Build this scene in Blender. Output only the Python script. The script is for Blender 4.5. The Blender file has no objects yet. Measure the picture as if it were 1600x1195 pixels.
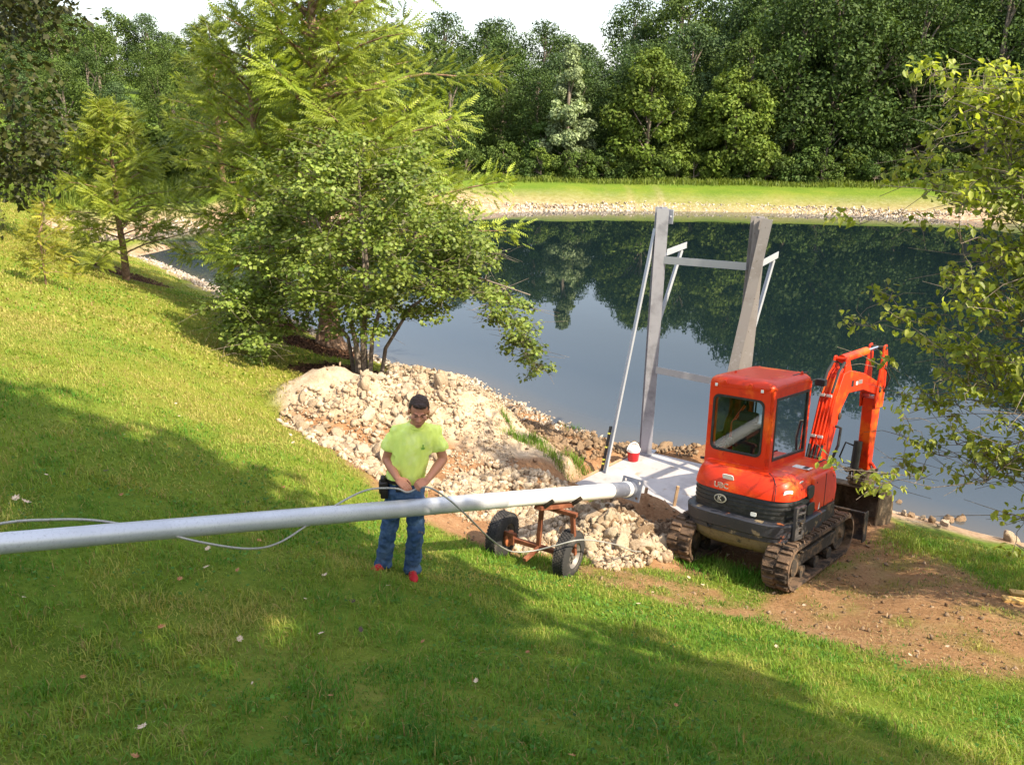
import bpy, bmesh, math, random
import numpy as np
from mathutils import Vector, Matrix, noise as mnoise

random.seed(7)
RNG = np.random.default_rng(11)
R = math.radians
SC = bpy.context.scene
COL = SC.collection

# ------------------------------------------------------------------ camera, sky, sun, exposure
CAM_H, PITCH, ROLL, FPX = 6.5, 18.5, 1.0, 1357.0
cam = bpy.data.cameras.new('camera')
cam.lens = 36.0 * FPX / 1600.0
cam.clip_end = 3000.0
camo = bpy.data.objects.new('camera', cam)
CAMROT = Matrix.Rotation(R(90 - PITCH), 3, 'X') @ Matrix.Rotation(R(ROLL), 3, 'Z')
camo.matrix_world = Matrix.Translation((0, 0, CAM_H)) @ CAMROT.to_4x4()
COL.objects.link(camo)
SC.camera = camo

SUN_H, SUN_EL = Vector((0.80, -0.60)), 43.0
SUN = Vector((SUN_H.x * math.cos(R(SUN_EL)), SUN_H.y * math.cos(R(SUN_EL)), math.sin(R(SUN_EL))))
w = bpy.data.worlds.new('World')
SC.world = w
w.use_nodes = True
nt = w.node_tree
sky = nt.nodes.new('ShaderNodeTexSky')
sky.sky_type = 'NISHITA'
sky.sun_disc = False
sky.sun_elevation = R(SUN_EL)
sky.sun_rotation = math.atan2(SUN.x, SUN.y)
sky.dust_density = 2.0
sky.air_density = 1.0
bg = nt.nodes['Background']
bg.inputs['Strength'].default_value = 0.15
hz = nt.nodes.new('ShaderNodeMix'); hz.data_type = 'RGBA'          # thin white summer haze over the whole sky
hz.inputs['Factor'].default_value = .33
nt.links.new(sky.outputs['Color'], hz.inputs['A']); hz.inputs['B'].default_value = (7.2, 7.35, 7.5, 1)
nt.links.new(hz.outputs['Result'], bg.inputs['Color'])
sun = bpy.data.lights.new('sun', 'SUN')
sun.energy = 5.0
sun.angle = R(0.53)
sun.color = (1.0, 0.89, 0.67)
suno = bpy.data.objects.new('sun', sun)
suno.rotation_euler = SUN.to_track_quat('Z', 'Y').to_euler()
suno.location = (30, -20, 40)
COL.objects.link(suno)
SC.view_settings.view_transform = 'Standard'
SC.view_settings.look = 'None'
SC.view_settings.exposure = 0.98
SC.view_settings.gamma = 1.0
SC.view_settings.use_curve_mapping = False

# ------------------------------------------------------------------ helpers
def ray(px, py):
    d = CAMROT @ Vector(((px - 800) / FPX, -(py - 597.5) / FPX, -1.0))
    return d
def pix(px, py, z):
    d = ray(px, py)
    t = (z - CAM_H) / d.z
    return Vector((d.x * t, d.y * t, z))
def pixd(px, py, Y):
    d = ray(px, py)
    t = Y / d.y
    return Vector((d.x * t, Y, CAM_H + d.z * t))

def vnoise(x, y, f=1.0, seed=0, octv=3):
    """value noise on numpy arrays, about -1..1"""
    x = np.asarray(x, float) * f + seed * 17.13
    y = np.asarray(y, float) * f - seed * 9.71
    tot = 0; amp = 1.0; norm = 0
    for o in range(octv):
        xi = np.floor(x).astype(np.int64); yi = np.floor(y).astype(np.int64)
        fx = x - xi; fy = y - yi
        fx = fx * fx * (3 - 2 * fx); fy = fy * fy * (3 - 2 * fy)
        def h(a, b):
            n = (a * 374761393 + b * 668265263 + (seed + o) * 974634777) & 0xffffffff
            n = ((n ^ (n >> 13)) * 1274126177) & 0xffffffff
            n = n ^ (n >> 16)
            return (n & 0xffff) / 32767.5 - 1
        v = (h(xi, yi) * (1 - fx) + h(xi + 1, yi) * fx) * (1 - fy) + (h(xi, yi + 1) * (1 - fx) + h(xi + 1, yi + 1) * fx) * fy
        tot = tot + v * amp; norm += amp
        amp *= 0.5; x = x * 2.03; y = y * 2.03
    return tot / norm

def smooth01(v, a, b):
    t = np.clip((v - a) / (b - a), 0, 1)
    return t * t * (3 - 2 * t)

def setp(o, label=None, cat=None, group=None, kind=None):
    if label: o['label'] = label
    if cat: o['category'] = cat
    if group: o['group'] = group
    if kind: o['kind'] = kind
    return o
def empty(name, loc=(0, 0, 0), rot=(0, 0, 0), label=None, cat=None, group=None):
    o = bpy.data.objects.new(name, None)
    o.empty_display_size = 0.2
    o.location = loc; o.rotation_euler = rot
    COL.objects.link(o)
    return setp(o, label, cat, group)
def link(name, me, parent=None, mats=None):
    o = bpy.data.objects.new(name, me)
    COL.objects.link(o)
    if parent is not None: o.parent = parent
    if mats is not None:
        for m in (mats if isinstance(mats, (list, tuple)) else [mats]): me.materials.append(m)
    return o
def np_mesh(name, verts, faces, fsize, smooth=False, attr=None, col=None, mat_index=None):
    """fast mesh: verts (n,3), faces (m,fsize)"""
    me = bpy.data.meshes.new(name)
    verts = np.ascontiguousarray(verts, dtype=np.float32); faces = np.ascontiguousarray(faces, dtype=np.int32)
    n, m = len(verts), len(faces)
    me.vertices.add(n); me.vertices.foreach_set('co', verts.ravel())
    me.loops.add(m * fsize); me.loops.foreach_set('vertex_index', faces.ravel())
    me.polygons.add(m)
    me.polygons.foreach_set('loop_start', np.arange(0, m * fsize, fsize, dtype=np.int32))
    if smooth: me.polygons.foreach_set('use_smooth', np.ones(m, dtype=bool))
    if mat_index is not None: me.polygons.foreach_set('material_index', np.asarray(mat_index, dtype=np.int32))
    me.update(calc_edges=True)
    for k, v in (attr or {}).items():
        a = me.attributes.new(k, 'FLOAT', 'POINT'); a.data.foreach_set('value', np.asarray(v, dtype=np.float32))
    if col is not None:
        a = me.attributes.new('col', 'FLOAT_COLOR', 'POINT')
        c = np.ones((n, 4), dtype=np.float32); c[:, :3] = col
        a.data.foreach_set('color', c.ravel())
    return me

class MB:
    """collects shapes into one mesh"""
    def __init__(s): s.v = []; s.f = []; s.mi = []; s.m = 0
    def add(s, vs, fs):
        b = len(s.v)
        s.v += [tuple(v) for v in vs]
        s.f += [tuple(i + b for i in f) for f in fs]; s.mi += [s.m] * len(fs)
        return s
    def box(s, c, size, rot=None, taper=None):
        sx, sy, sz = size[0] / 2, size[1] / 2, size[2] / 2
        vs = []
        for z in (-1, 1):
            k = 1 if (taper is None or z < 0) else taper
            for x, y in ((-1, -1), (1, -1), (1, 1), (-1, 1)):
                v = Vector((x * sx * k, y * sy * k, z * sz))
                if rot is not None: v = rot @ v
                vs.append(v + Vector(c))
        return s.add(vs, [(3, 2, 1, 0), (4, 5, 6, 7), (0, 1, 5, 4), (1, 2, 6, 5), (2, 3, 7, 6), (3, 0, 4, 7)])
    def beam(s, p0, p1, wx, wy, up=(0, 0, 1)):
        p0 = Vector(p0); p1 = Vector(p1); d = (p1 - p0); L = d.length; d.normalize()
        u = Vector(up); x = d.cross(u)
        if x.length < 1e-3: x = d.cross(Vector((0, 1, 0)))
        x.normalize(); y = x.cross(d)
        M = Matrix((x, y, d)).transposed()
        return s.box((p0 + p1) / 2, (wx, wy, L), M)
    def tube(s, pts, rad, n=8, cap=True):
        pts = [Vector(p) for p in pts]; k = len(pts)
        if not hasattr(rad, '__len__'): rad = [rad] * k
        b = []; x = None
        for i, p in enumerate(pts):
            d = (pts[min(i + 1, k - 1)] - pts[max(i - 1, 0)]).normalized()
            if x is None:
                x = d.cross(Vector((0, 0, 1)))
                if x.length < 1e-3: x = d.cross(Vector((0, 1, 0)))
            x = (x - d * x.dot(d)).normalized(); y = d.cross(x)
            for j in range(n):
                a = 2 * math.pi * j / n
                b.append(p + (x * math.cos(a) + y * math.sin(a)) * rad[i])
        fs = []
        for i in range(k - 1):
            for j in range(n):
                j2 = (j + 1) % n
                fs.append((i * n + j, i * n + j2, (i + 1) * n + j2, (i + 1) * n + j))
        if cap:
            fs.append(tuple(range(n - 1, -1, -1))); fs.append(tuple((k - 1) * n + j for j in range(n)))
        return s.add(b, fs)
    def lathe(s, p0, axis, prof, n=24):
        """prof: list of (along, radius)"""
        a = Vector(axis).normalized(); x = a.cross(Vector((0, 0, 1)))
        if x.length < 1e-3: x = Vector((1, 0, 0))
        x.normalize(); y = a.cross(x); p0 = Vector(p0)
        b = [p0 + a * h + (x * math.cos(2 * math.pi * j / n) + y * math.sin(2 * math.pi * j / n)) * r for h, r in prof for j in range(n)]
        fs = [(i * n + j, i * n + (j + 1) % n, (i + 1) * n + (j + 1) % n, (i + 1) * n + j) for i in range(len(prof) - 1) for j in range(n)]
        fs.append(tuple(range(n - 1, -1, -1))); fs.append(tuple((len(prof) - 1) * n + j for j in range(n)))
        return s.add(b, fs)
    def prism(s, poly, d0, d1, axis='x'):
        """poly of 2D points, extruded along axis from d0 to d1; axis x: (y,z); y: (x,z); z: (x,y)"""
        def P(a, b, d):
            return {'x': (d, a, b), 'y': (a, d, b), 'z': (a, b, d)}[axis]
        n = len(poly)
        vs = [P(a, b, d0) for a, b in poly] + [P(a, b, d1) for a, b in poly]
        fs = [tuple(range(n)), tuple(range(2 * n - 1, n - 1, -1))] + [(i, i + n, (i + 1) % n + n, (i + 1) % n) for i in range(n)]
        return s.add(vs, fs)
    def rings(s, rings, cap=True, closed=True):
        n = len(rings[0]); vs = [p for r in rings for p in r]; fs = []
        for i in range(len(rings) - 1):
            for j in range(n if closed else n - 1):
                j2 = (j + 1) % n
                fs.append((i * n + j, i * n + j2, (i + 1) * n + j2, (i + 1) * n + j))
        if cap and closed:
            fs.append(tuple(range(n - 1, -1, -1))); fs.append(tuple((len(rings) - 1) * n + j for j in range(n)))
        return s.add(vs, fs)
    def build(s, name, mats, parent=None, smooth=False, bevel=0, seg=2, ang=35, xf=None):
        me = bpy.data.meshes.new(name)
        vs = s.v if xf is None else [tuple(xf @ Vector(v)) for v in s.v]
        me.from_pydata(vs, [], s.f)
        if any(s.mi): me.polygons.foreach_set('material_index', s.mi)
        bm = bmesh.new(); bm.from_mesh(me); bmesh.ops.recalc_face_normals(bm, faces=bm.faces); bm.to_mesh(me); bm.free()
        if smooth:
            for p in me.polygons: p.use_smooth = True
            try: me.set_sharp_from_angle(angle=R(ang))
            except Exception: pass
        o = link(name, me, parent, mats)
        if bevel:
            b = o.modifiers.new('bevel', 'BEVEL'); b.width = bevel; b.segments = seg; b.limit_method = 'ANGLE'; b.angle_limit = R(30)
            b.harden_normals = False
            for p in me.polygons: p.use_smooth = True
            try: me.set_sharp_from_angle(angle=R(50))
            except Exception: pass
        return o

TMP = bpy.data.scenes.new('tmp')
def evaluated(o):
    """mesh of an object with its modifiers, evaluated on its own in a scratch scene"""
    TMP.collection.objects.link(o); vl = TMP.view_layers[0]; vl.update(); dg = vl.depsgraph; dg.update()
    me = bpy.data.meshes.new_from_object(o.evaluated_get(dg)); TMP.collection.objects.unlink(o); return me
# ------------------------------------------------------------------ materials
def mat(name, color=(.5, .5, .5), rough=.7, metal=0.0, spec=.5, noise=None, bump=None, coat=0):
    """noise: list of (scale, color2, lo, hi) mixed over the base; bump: (scale, strength, dist)"""
    m = bpy.data.materials.new(name); m.use_nodes = True
    t = m.node_tree; N = t.nodes; b = N['Principled BSDF']
    b.inputs['Roughness'].default_value = rough; b.inputs['Metallic'].default_value = metal
    b.inputs['Specular IOR Level'].default_value = spec; b.inputs['Coat Weight'].default_value = coat
    b.inputs['Base Color'].default_value = (*color, 1)
    tc = N.new('ShaderNodeTexCoord')
    cur = None
    for k, (sc, c2, lo, hi) in enumerate(noise or []):
        nz = N.new('ShaderNodeTexNoise'); nz.inputs['Scale'].default_value = sc; nz.inputs['Detail'].default_value = 6; nz.inputs['Roughness'].default_value = .65
        mp = N.new('ShaderNodeMapping'); mp.inputs['Location'].default_value = (k * 3.7, k * 1.9, k * 5.1)
        t.links.new(tc.outputs['Object'], mp.inputs['Vector']); t.links.new(mp.outputs['Vector'], nz.inputs['Vector'])
        mr = N.new('ShaderNodeMapRange'); mr.inputs['From Min'].default_value = lo; mr.inputs['From Max'].default_value = hi
        mr.interpolation_type = 'SMOOTHSTEP'
        t.links.new(nz.outputs['Fac'], mr.inputs['Value'])
        mx = N.new('ShaderNodeMix'); mx.data_type = 'RGBA'
        t.links.new(mr.outputs['Result'], mx.inputs['Factor'])
        if cur is None: mx.inputs['A'].default_value = (*color, 1)
        else: t.links.new(cur, mx.inputs['A'])
        mx.inputs['B'].default_value = (*c2, 1)
        cur = mx.outputs['Result']
    if cur is not None: t.links.new(cur, b.inputs['Base Color'])
    if bump:
        nz = N.new('ShaderNodeTexNoise'); nz.inputs['Scale'].default_value = bump[0]; nz.inputs['Detail'].default_value = 8; nz.inputs['Roughness'].default_value = .7
        t.links.new(tc.outputs['Object'], nz.inputs['Vector'])
        bp = N.new('ShaderNodeBump'); bp.inputs['Strength'].default_value = bump[1]; bp.inputs['Distance'].default_value = bump[2]
        t.links.new(nz.outputs['Fac'], bp.inputs['Height']); t.links.new(bp.outputs['Normal'], b.inputs['Normal'])
    return m
def attr_mat(name, rough=.6, transl=.3, spec=.3, hue=None):
    """leaf / blade material: colour from the 'col' attribute, diffuse + translucent"""
    m = bpy.data.materials.new(name); m.use_nodes = True
    t = m.node_tree; N = t.nodes; b = N['Principled BSDF']; out = N['Material Output']
    a = N.new('ShaderNodeAttribute'); a.attribute_name = 'col'
    t.links.new(a.outputs['Color'], b.inputs['Base Color'])
    b.inputs['Roughness'].default_value = rough; b.inputs['Specular IOR Level'].default_value = spec
    if transl > 0:
        tr = N.new('ShaderNodeBsdfTranslucent')
        mm = N.new('ShaderNodeMix'); mm.data_type = 'RGBA'; mm.blend_type = 'MULTIPLY'; mm.inputs['Factor'].default_value = 1
        t.links.new(a.outputs['Color'], mm.inputs['A']); mm.inputs['B'].default_value = (1.25, 1.2, .5, 1)
        t.links.new(mm.outputs['Result'], tr.inputs['Color'])
        mx = N.new('ShaderNodeMixShader'); mx.inputs['Fac'].default_value = transl
        t.links.new(b.outputs['BSDF'], mx.inputs[1]); t.links.new(tr.outputs['BSDF'], mx.inputs[2])
        t.links.new(mx.outputs['Shader'], out.inputs['Surface'])
    return m

# ------------------------------------------------------------------ terrain (thin plate spline through measured points)
CP = []
def cp(px, py, z): CP.append(tuple(pix(px, py, z)))
SHORE = [(100, 386), (150, 393), (250, 412), (340, 452), (430, 492), (500, 522), (560, 548), (605, 566), (720, 590), (800, 627), (870, 662), (940, 690),
         (1000, 696), (1095, 706), (1250, 750), (1385, 795), (1440, 807), (1520, 830), (1600, 848), (1800, 895)]
FAR = [(60, 384), (150, 370), (250, 361), (350, 352), (500, 342), (700, 334), (850, 330), (1000, 329), (1150, 331), (1300, 335), (1450, 341), (1600, 349), (1900, 370)]
for s in SHORE: cp(*s, 0)
for s in FAR: cp(*s, 0)
for s in [(300, 384, -.5), (420, 420, -1), (560, 470, -1.2), (560, 380, -2), (700, 450, -2), (700, 540, -1.2), (900, 500, -2.5), (900, 620, -1), (1000, 400, -2.5), (1100, 600, -2.2),
          (1200, 500, -3), (1300, 650, -1.8), (1500, 700, -1.5), (1600, 500, -3), (1400, 400, -2.5), (1700, 760, -1.2), (1150, 690, -.9), (1420, 770, -.7), (1900, 500, -2)]: cp(*s)
# near lawn, hill, bench
for p in [(-.94, 7.45, 2.07), (.61, 8.9, 1.12), (-.12, 9.3, 1.15), (3.3, 9.18, .74), (4.4, 11.2, .62), (2.2, 10.9, .66), (3.3, 10.5, .70), (1.5, 9.3, .92),
          (0, 4, 2.98), (2.8, 3.85, 2.72), (-2.8, 4.0, 3.15), (5, 3.5, 2.2), (0, 0, 4.5), (6, 0, 3.8), (-6, 0, 5.0), (-12, 0, 5.4), (0, -12, 5.6), (14, -10, 5.0), (-14, -10, 6),
          (4.2, 7.4, 1.3), (5.9, 8.6, .95), (8, 6, 1.2), (12, 6, 1.1), (10, 9, .8), (7.4, 10.2, .55), (14, 3, 1.8), (20, 2, 2),
          (-3.7, 5.6, 3.05), (-5.5, 8.8, 3.3), (-8.0, 13.4, 2.95), (-10.0, 17.5, 2.72), (-12.8, 22, 2.45), (-8, 6, 4.2), (-13, 12, 4.3), (-17, 19, 4.0), (-22, 10, 6.5),
          (-5.8, 12.5, 2.7), (-4.1, 11.6, 2.05), (-3.5, 13.2, 1.45), (-5.5, 17.5, 1.2), (-2.3, 10.2, 1.95), (-11.9, 26.3, .95), (-10.9, 20.2, 2.15), (-3.3, 17.6, .72),
          (-4.6, 20.6, .42), (-6.7, 23.2, .5), (-14, 26, 1.9), (-17, 30, 1.9), (-20, 36, 1.3), (-25, 34, 2.4), (-1.5, 12.9, .95), (0.2, 12.5, .72), (.8, 11, .72),
          (-24, 42, 1.3), (-30, 38, 2.5), (-24, 26, 3.9), (-32, 20, 6.5), (-30, 50, 2.2), (-24, 50, 1.6)]: CP.append(p)
for x, y in [(200, 345), (350, 336), (500, 326), (700, 312), (850, 306), (1000, 304), (1150, 306), (1300, 310), (1450, 316), (1600, 324), (1900, 343)]: cp(x, y, .9)
for x, y in [(300, 310), (500, 300), (740, 288), (900, 285), (1050, 283), (1200, 284), (1350, 288), (1600, 299), (1900, 315)]: cp(x, y, 1.15)
for p in [(-50, 70, 3), (-30, 75, 2.4), (-10, 80, 1.8), (10, 75, 2), (30, 75, 2), (50, 60, 2), (60, 40, 1.5), (45, 20, 1.2), (30, 8, 1.0), (30, -10, 3), (-60, 40, 6), (-60, 110, 6.5), (-30, 120, 5), (0, 120, 3), (40, 120, 4),
          (80, 80, 3), (-45, 0, 9), (-40, -20, 9), (100, 160, 5), (-100, 160, 8), (0, 180, 5), (-120, 60, 14), (110, 0, 4)]: CP.append(p)
CP = np.array(CP)
def _tps(r2): return np.where(r2 > 1e-9, r2 * np.log(np.maximum(r2, 1e-9)), 0)
_n = len(CP); _K = _tps(((CP[:, None, :2] - CP[None, :, :2]) ** 2).sum(-1)) + np.eye(_n) * 0.02
_P = np.c_[np.ones(_n), CP[:, :2]]
_A = np.zeros((_n + 3, _n + 3)); _A[:_n, :_n] = _K; _A[:_n, _n:] = _P; _A[_n:, :_n] = _P.T
_W = np.linalg.solve(_A, np.r_[CP[:, 2], 0, 0, 0])
def terr0(x, y):
    x = np.clip(np.asarray(x, float), -125, 125); y = np.clip(np.asarray(y, float), -15, 185)
    sh = x.shape; x = x.ravel(); y = y.ravel(); out = np.empty_like(x)
    for a in range(0, len(x), 20000):
        q = np.c_[x[a:a + 20000], y[a:a + 20000]]
        r2 = ((q[:, None, :] - CP[None, :, :2]) ** 2).sum(-1)
        out[a:a + 20000] = _tps(r2) @ _W[:_n] + _W[_n] + q @ _W[_n + 1:]
    return out.reshape(sh)
def hit0(px, py, f=terr0):
    d = ray(px, py); ts = 3 * 1.0325 ** np.arange(110)
    x = d.x * ts; y = d.y * ts; z = CAM_H + d.z * ts
    k = np.argmax(z < f(x, y))
    a, b = ts[max(k - 1, 0)], ts[k]
    for _ in range(12):
        m = (a + b) / 2
        if CAM_H + d.z * m < f(np.array([d.x * m]), np.array([d.y * m]))[0]: b = m
        else: a = m
    return Vector((d.x * b, d.y * b, CAM_H + d.z * b))
def poly_sd(x, y, poly):
    """signed distance to polygon, negative inside"""
    P = np.array(poly)[:, :2]; x = np.asarray(x, float); y = np.asarray(y, float)
    d = np.full(x.shape, 1e9); ins = np.zeros(x.shape, bool)
    for i in range(len(P)):
        a, b = P[i], P[(i + 1) % len(P)]; e = b - a
        t = np.clip(((x - a[0]) * e[0] + (y - a[1]) * e[1]) / (e @ e + 1e-12), 0, 1)
        d = np.minimum(d, np.hypot(x - a[0] - t * e[0], y - a[1] - t * e[1]))
        c = ((a[1] > y) != (b[1] > y)) & (x < (b[0] - a[0]) * (y - a[1]) / (b[1] - a[1] + 1e-12) + a[0])
        ins ^= c
    return np.where(ins, -d, d)
DIRT_PX = [(445, 652), (480, 628), (560, 600), (620, 570), (720, 588), (870, 655), (1000, 697), (1100, 712), (1250, 755), (1390, 790), (1385, 845), (1340, 870), (1080, 892), (965, 888), (905, 872), (830, 868), (765, 858), (690, 832), (640, 800), (590, 762), (545, 722), (490, 690)]
DIRT2_PX = [(1320, 868), (1385, 838), (1470, 880), (1540, 915), (1640, 950), (1660, 1050), (1530, 1050), (1420, 1032), (1310, 1000), (1190, 962), (1200, 925)]
DIRT3_PX = [(905, 890), (960, 890), (1060, 905), (1200, 935), (1190, 965), (1090, 950), (1000, 925), (925, 912)]
DIRT = [hit0(*p) for p in DIRT_PX]; DIRT2 = [hit0(*p) for p in DIRT2_PX]; DIRT3 = [hit0(*p) for p in DIRT3_PX]
EXC = Vector((3.42, 10.47, .575)); EX_HEAD, EX_PITCH, EX_ROLL = 40.0, 7.0, 4.5
PAD = [pix(893, 757, .34), pix(1004, 703, .34), pix(1215, 752, .34), pix(1078, 806, .34)]
MULCH = [((-11.9, 26.3), 1.15), ((-4.6, 20.6), 1.3), ((-6.5, 22.9), 1.1), ((-3.4, 17.2), 1.2)]

FARW = [tuple(pix(*p, 0)) for p in FAR]; SHOREW = [tuple(pix(*p, 0)) for p in SHORE]
def line_dist(x, y, L):
    d = np.full(np.shape(x), 1e9)
    for a, b in zip(L[:-1], L[1:]):
        ex, ey = b[0] - a[0], b[1] - a[1]
        t = np.clip(((x - a[0]) * ex + (y - a[1]) * ey) / (ex * ex + ey * ey), 0, 1)
        d = np.minimum(d, np.hypot(x - a[0] - t * ex, y - a[1] - t * ey))
    return d
def dirtmask(x, y):
    n = vnoise(x, y, 1.6, 3, 4) * .35 + vnoise(x, y, 6, 5, 2) * .12
    d = 1 - smooth01(poly_sd(x, y, DIRT) + n * .6, -.12, .12)
    d2 = (1 - smooth01(poly_sd(x, y, DIRT2) + n * .7, -.15, .30)) * np.clip(1.05 + vnoise(x, y, 2.3, 8, 3) * .8, 0, 1)
    d3 = (1 - smooth01(poly_sd(x, y, DIRT3) + n * .5, -.08, .15)) * np.clip(.68 + vnoise(x, y, 3.3, 9, 3) * 1.5, 0, 1)
    return np.maximum(d, np.maximum(d2 * .95, d3 * .9))
def mulchmask(x, y):
    m = np.zeros(np.shape(x))
    for (c, r) in MULCH:
        dd = np.hypot((x - c[0]), (y - c[1])) + vnoise(x, y, 1.5, 2, 3) * .45
        m = np.maximum(m, 1 - smooth01(dd, r - .15, r + .1))
    return m
def terr(x, y):
    x = np.asarray(x, float); y = np.asarray(y, float)
    z = terr0(x, y)
    far = (y > 20) & (y < 75) & (x > -45) & (x < 60)
    if far.any():
        xf, yf = x[far], y[far]
        dF = line_dist(xf, yf, FARW); dS = line_dist(xf, yf, SHOREW); ins = poly_sd(xf, yf, SHOREW + FARW[::-1]) < 0
        prof = np.where(ins, -np.minimum(dF * .35, 2.5), np.interp(dF, [0, .5, 1.7, 2.6, 8, 14], [0, .22, .86, .98, 1.15, 1.4]))
        wgt = smooth01(dS - dF, -1.0, 3.0) * (1 - smooth01(dF, 9, 16))
        z[far] = z[far] * (1 - wgt) + prof * wgt
    near = np.exp(-((x) ** 2 + (y - 9) ** 2) / 500)
    z = z + vnoise(x, y, .45, 21, 3) * .10 * (z > 0) * np.clip(z, 0, 1)
    dm = 1 - smooth01(poly_sd(x, y, DIRT), -.3, .3)
    z = z + dm * near * (vnoise(x, y, 2.2, 4, 4) * .10 + vnoise(x, y, 9, 6, 3) * .03)
    # flat under the machine and under the slab
    c = 1 - smooth01(np.hypot(x - EXC.x - .2, y - EXC.y - .25), 1.4, 2.1)
    z = z * (1 - c) + (EXC.z - .01 - math.tan(R(EX_PITCH)) * np.clip((x - EXC.x) * math.sin(R(EX_HEAD)) + (y - EXC.y) * math.cos(R(EX_HEAD)), -2, 2.2) + math.tan(R(EX_ROLL)) * np.clip((x - EXC.x) * math.cos(R(EX_HEAD)) - (y - EXC.y) * math.sin(R(EX_HEAD)), -1.2, 1.2) + vnoise(x, y, 5, 12, 3) * .02) * c
    c = 1 - smooth01(poly_sd(x, y, PAD), .02, .35)
    z = np.where(c > 0, z * (1 - c) + np.minimum(z, .20) * c, z)
    # spoil heaps of earth
    for (cx, cy, rx, ry, rot, hh, p) in MOUNDS:
        ca, sa = math.cos(rot), math.sin(rot)
        u = ((x - cx) * ca + (y - cy) * sa) / rx; v = (-(x - cx) * sa + (y - cy) * ca) / ry
        rr = np.sqrt(u * u + v * v)
        z = z + hh * np.clip(1 - rr, 0, 1) ** p * (1 + vnoise(x, y, 2.5, 14, 3) * .3)
    return z
MOUNDS = [(-2.0, 14.3, 2.3, 1.7, .25, .85, .7), (-.5, 13.9, 1.8, 1.7, 0, .62, .9), (-3.0, 13.5, 1.1, .9, .2, .5, .8), (1.25, 10.6, 1.15, .75, -.35, .42, .8), (.35, 12.1, .9, .5, .2, .25, .9),
          (1.9, 11.75, 1.1, .42, .35, .30, .8), (3.6, 14.6, 1.3, .5, -.3, .35, .9), (1.3, 14.9, 1.0, .4, -.5, .25, .9)]
def th(x, y): return float(terr(np.array([x]), np.array([y]))[0])
def hit(px, py): return hit0(px, py, terr)
# ------------------------------------------------------------------ ground sheet
def axis(lo, flo, fhi, hi, step, nout):
    a = list(np.arange(flo, fhi + 1e-6, step))
    g = np.linspace(0, 1, nout + 1)[1:]
    up = fhi + (hi - fhi) * g ** 2.6; dn = flo - (flo - lo) * g ** 2.6
    return np.r_[dn[::-1], a, up]
GX = axis(-700, -14, 9, 700, .13, 70); GY = axis(-300, 3, 19, 900, .13, 90)
XX, YY = np.meshgrid(GX, GY)
ZZ = terr(XX, YY)
nx, ny = len(GX), len(GY)
ii = np.arange(nx * ny).reshape(ny, nx)
F = np.c_[ii[:-1, :-1].ravel(), ii[:-1, 1:].ravel(), ii[1:, 1:].ravel(), ii[1:, :-1].ravel()]
near = (XX > -25) & (XX < 30) & (YY > 0) & (YY < 45)
dm = np.where(near, dirtmask(XX, YY), 0); mm = np.where(near, mulchmask(XX, YY), 0)
bank = (1 - smooth01(ZZ + vnoise(XX, YY, .35, 33, 4) * .22 + vnoise(XX, YY, 2.1, 34, 2) * .08, .66, .90)) * (YY > 30) * (XX > -40)
bank2 = (1 - smooth01(ZZ + vnoise(XX, YY, 1.3, 31, 3) * .08, .10, .22)) * (YY <= 48)
bank = bank * (line_dist(XX, YY, FARW) < 2.7); bank = np.maximum(bank, bank2)
clay = np.zeros(XX.shape)
for (cx, cy, rx, ry, rot, hh, p) in MOUNDS[:4]:
    ca, sa = math.cos(rot), math.sin(rot); u = ((XX - cx) * ca + (YY - cy) * sa) / rx; v = (-(XX - cx) * sa + (YY - cy) * ca) / ry
    clay = np.maximum(clay, 1 - smooth01(np.sqrt(u * u + v * v) + vnoise(XX, YY, 1.9, 19, 3) * .35, .58, .86))
dry = smooth01(YY, 7.5, 11) * smooth01(-XX, -1.0, 3.5) * (1 - smooth01(YY, 30, 40))  # left slope tinted yellow: warm sunlight put into the ground colour
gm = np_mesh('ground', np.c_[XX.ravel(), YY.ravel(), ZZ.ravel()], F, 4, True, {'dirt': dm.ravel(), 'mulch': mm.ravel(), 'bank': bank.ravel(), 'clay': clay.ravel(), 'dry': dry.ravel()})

m = bpy.data.materials.new('ground'); m.use_nodes = True
t = m.node_tree; N = t.nodes; B = N['Principled BSDF']; B.inputs['Roughness'].default_value = .95; B.inputs['Specular IOR Level'].default_value = .15
def nnoise(scale, detail=5, rough=.6, off=0):
    g = N.new('ShaderNodeTexCoord'); mp = N.new('ShaderNodeMapping'); mp.inputs['Location'].default_value = (off, off * .7, off * 1.3)
    nz = N.new('ShaderNodeTexNoise'); nz.inputs['Scale'].default_value = scale; nz.inputs['Detail'].default_value = detail; nz.inputs['Roughness'].default_value = rough
    t.links.new(g.outputs['Object'], mp.inputs['Vector']); t.links.new(mp.outputs['Vector'], nz.inputs['Vector'])
    return nz.outputs['Fac']
def nramp(fac, stops):
    r = N.new('ShaderNodeValToRGB'); e = r.color_ramp.elements
    e[0].position, e[0].color = stops[0][0], (*stops[0][1], 1); e[1].position, e[1].color = stops[-1][0], (*stops[-1][1], 1)
    for p, c in stops[1:-1]:
        q = e.new(p); q.color = (*c, 1)
    t.links.new(fac, r.inputs['Fac']); return r.outputs['Color']
def nmix(fac, a, b):
    x = N.new('ShaderNodeMix'); x.data_type = 'RGBA'
    if isinstance(fac, float): x.inputs['Factor'].default_value = fac
    else: t.links.new(fac, x.inputs['Factor'])
    for k, v in (('A', a), ('B', b)):
        if isinstance(v, tuple): x.inputs[k].default_value = (*v, 1)
        else: t.links.new(v, x.inputs[k])
    return x.outputs['Result']
def nattr(n):
    a = N.new('ShaderNodeAttribute'); a.attribute_name = n; return a.outputs['Fac']
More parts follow.
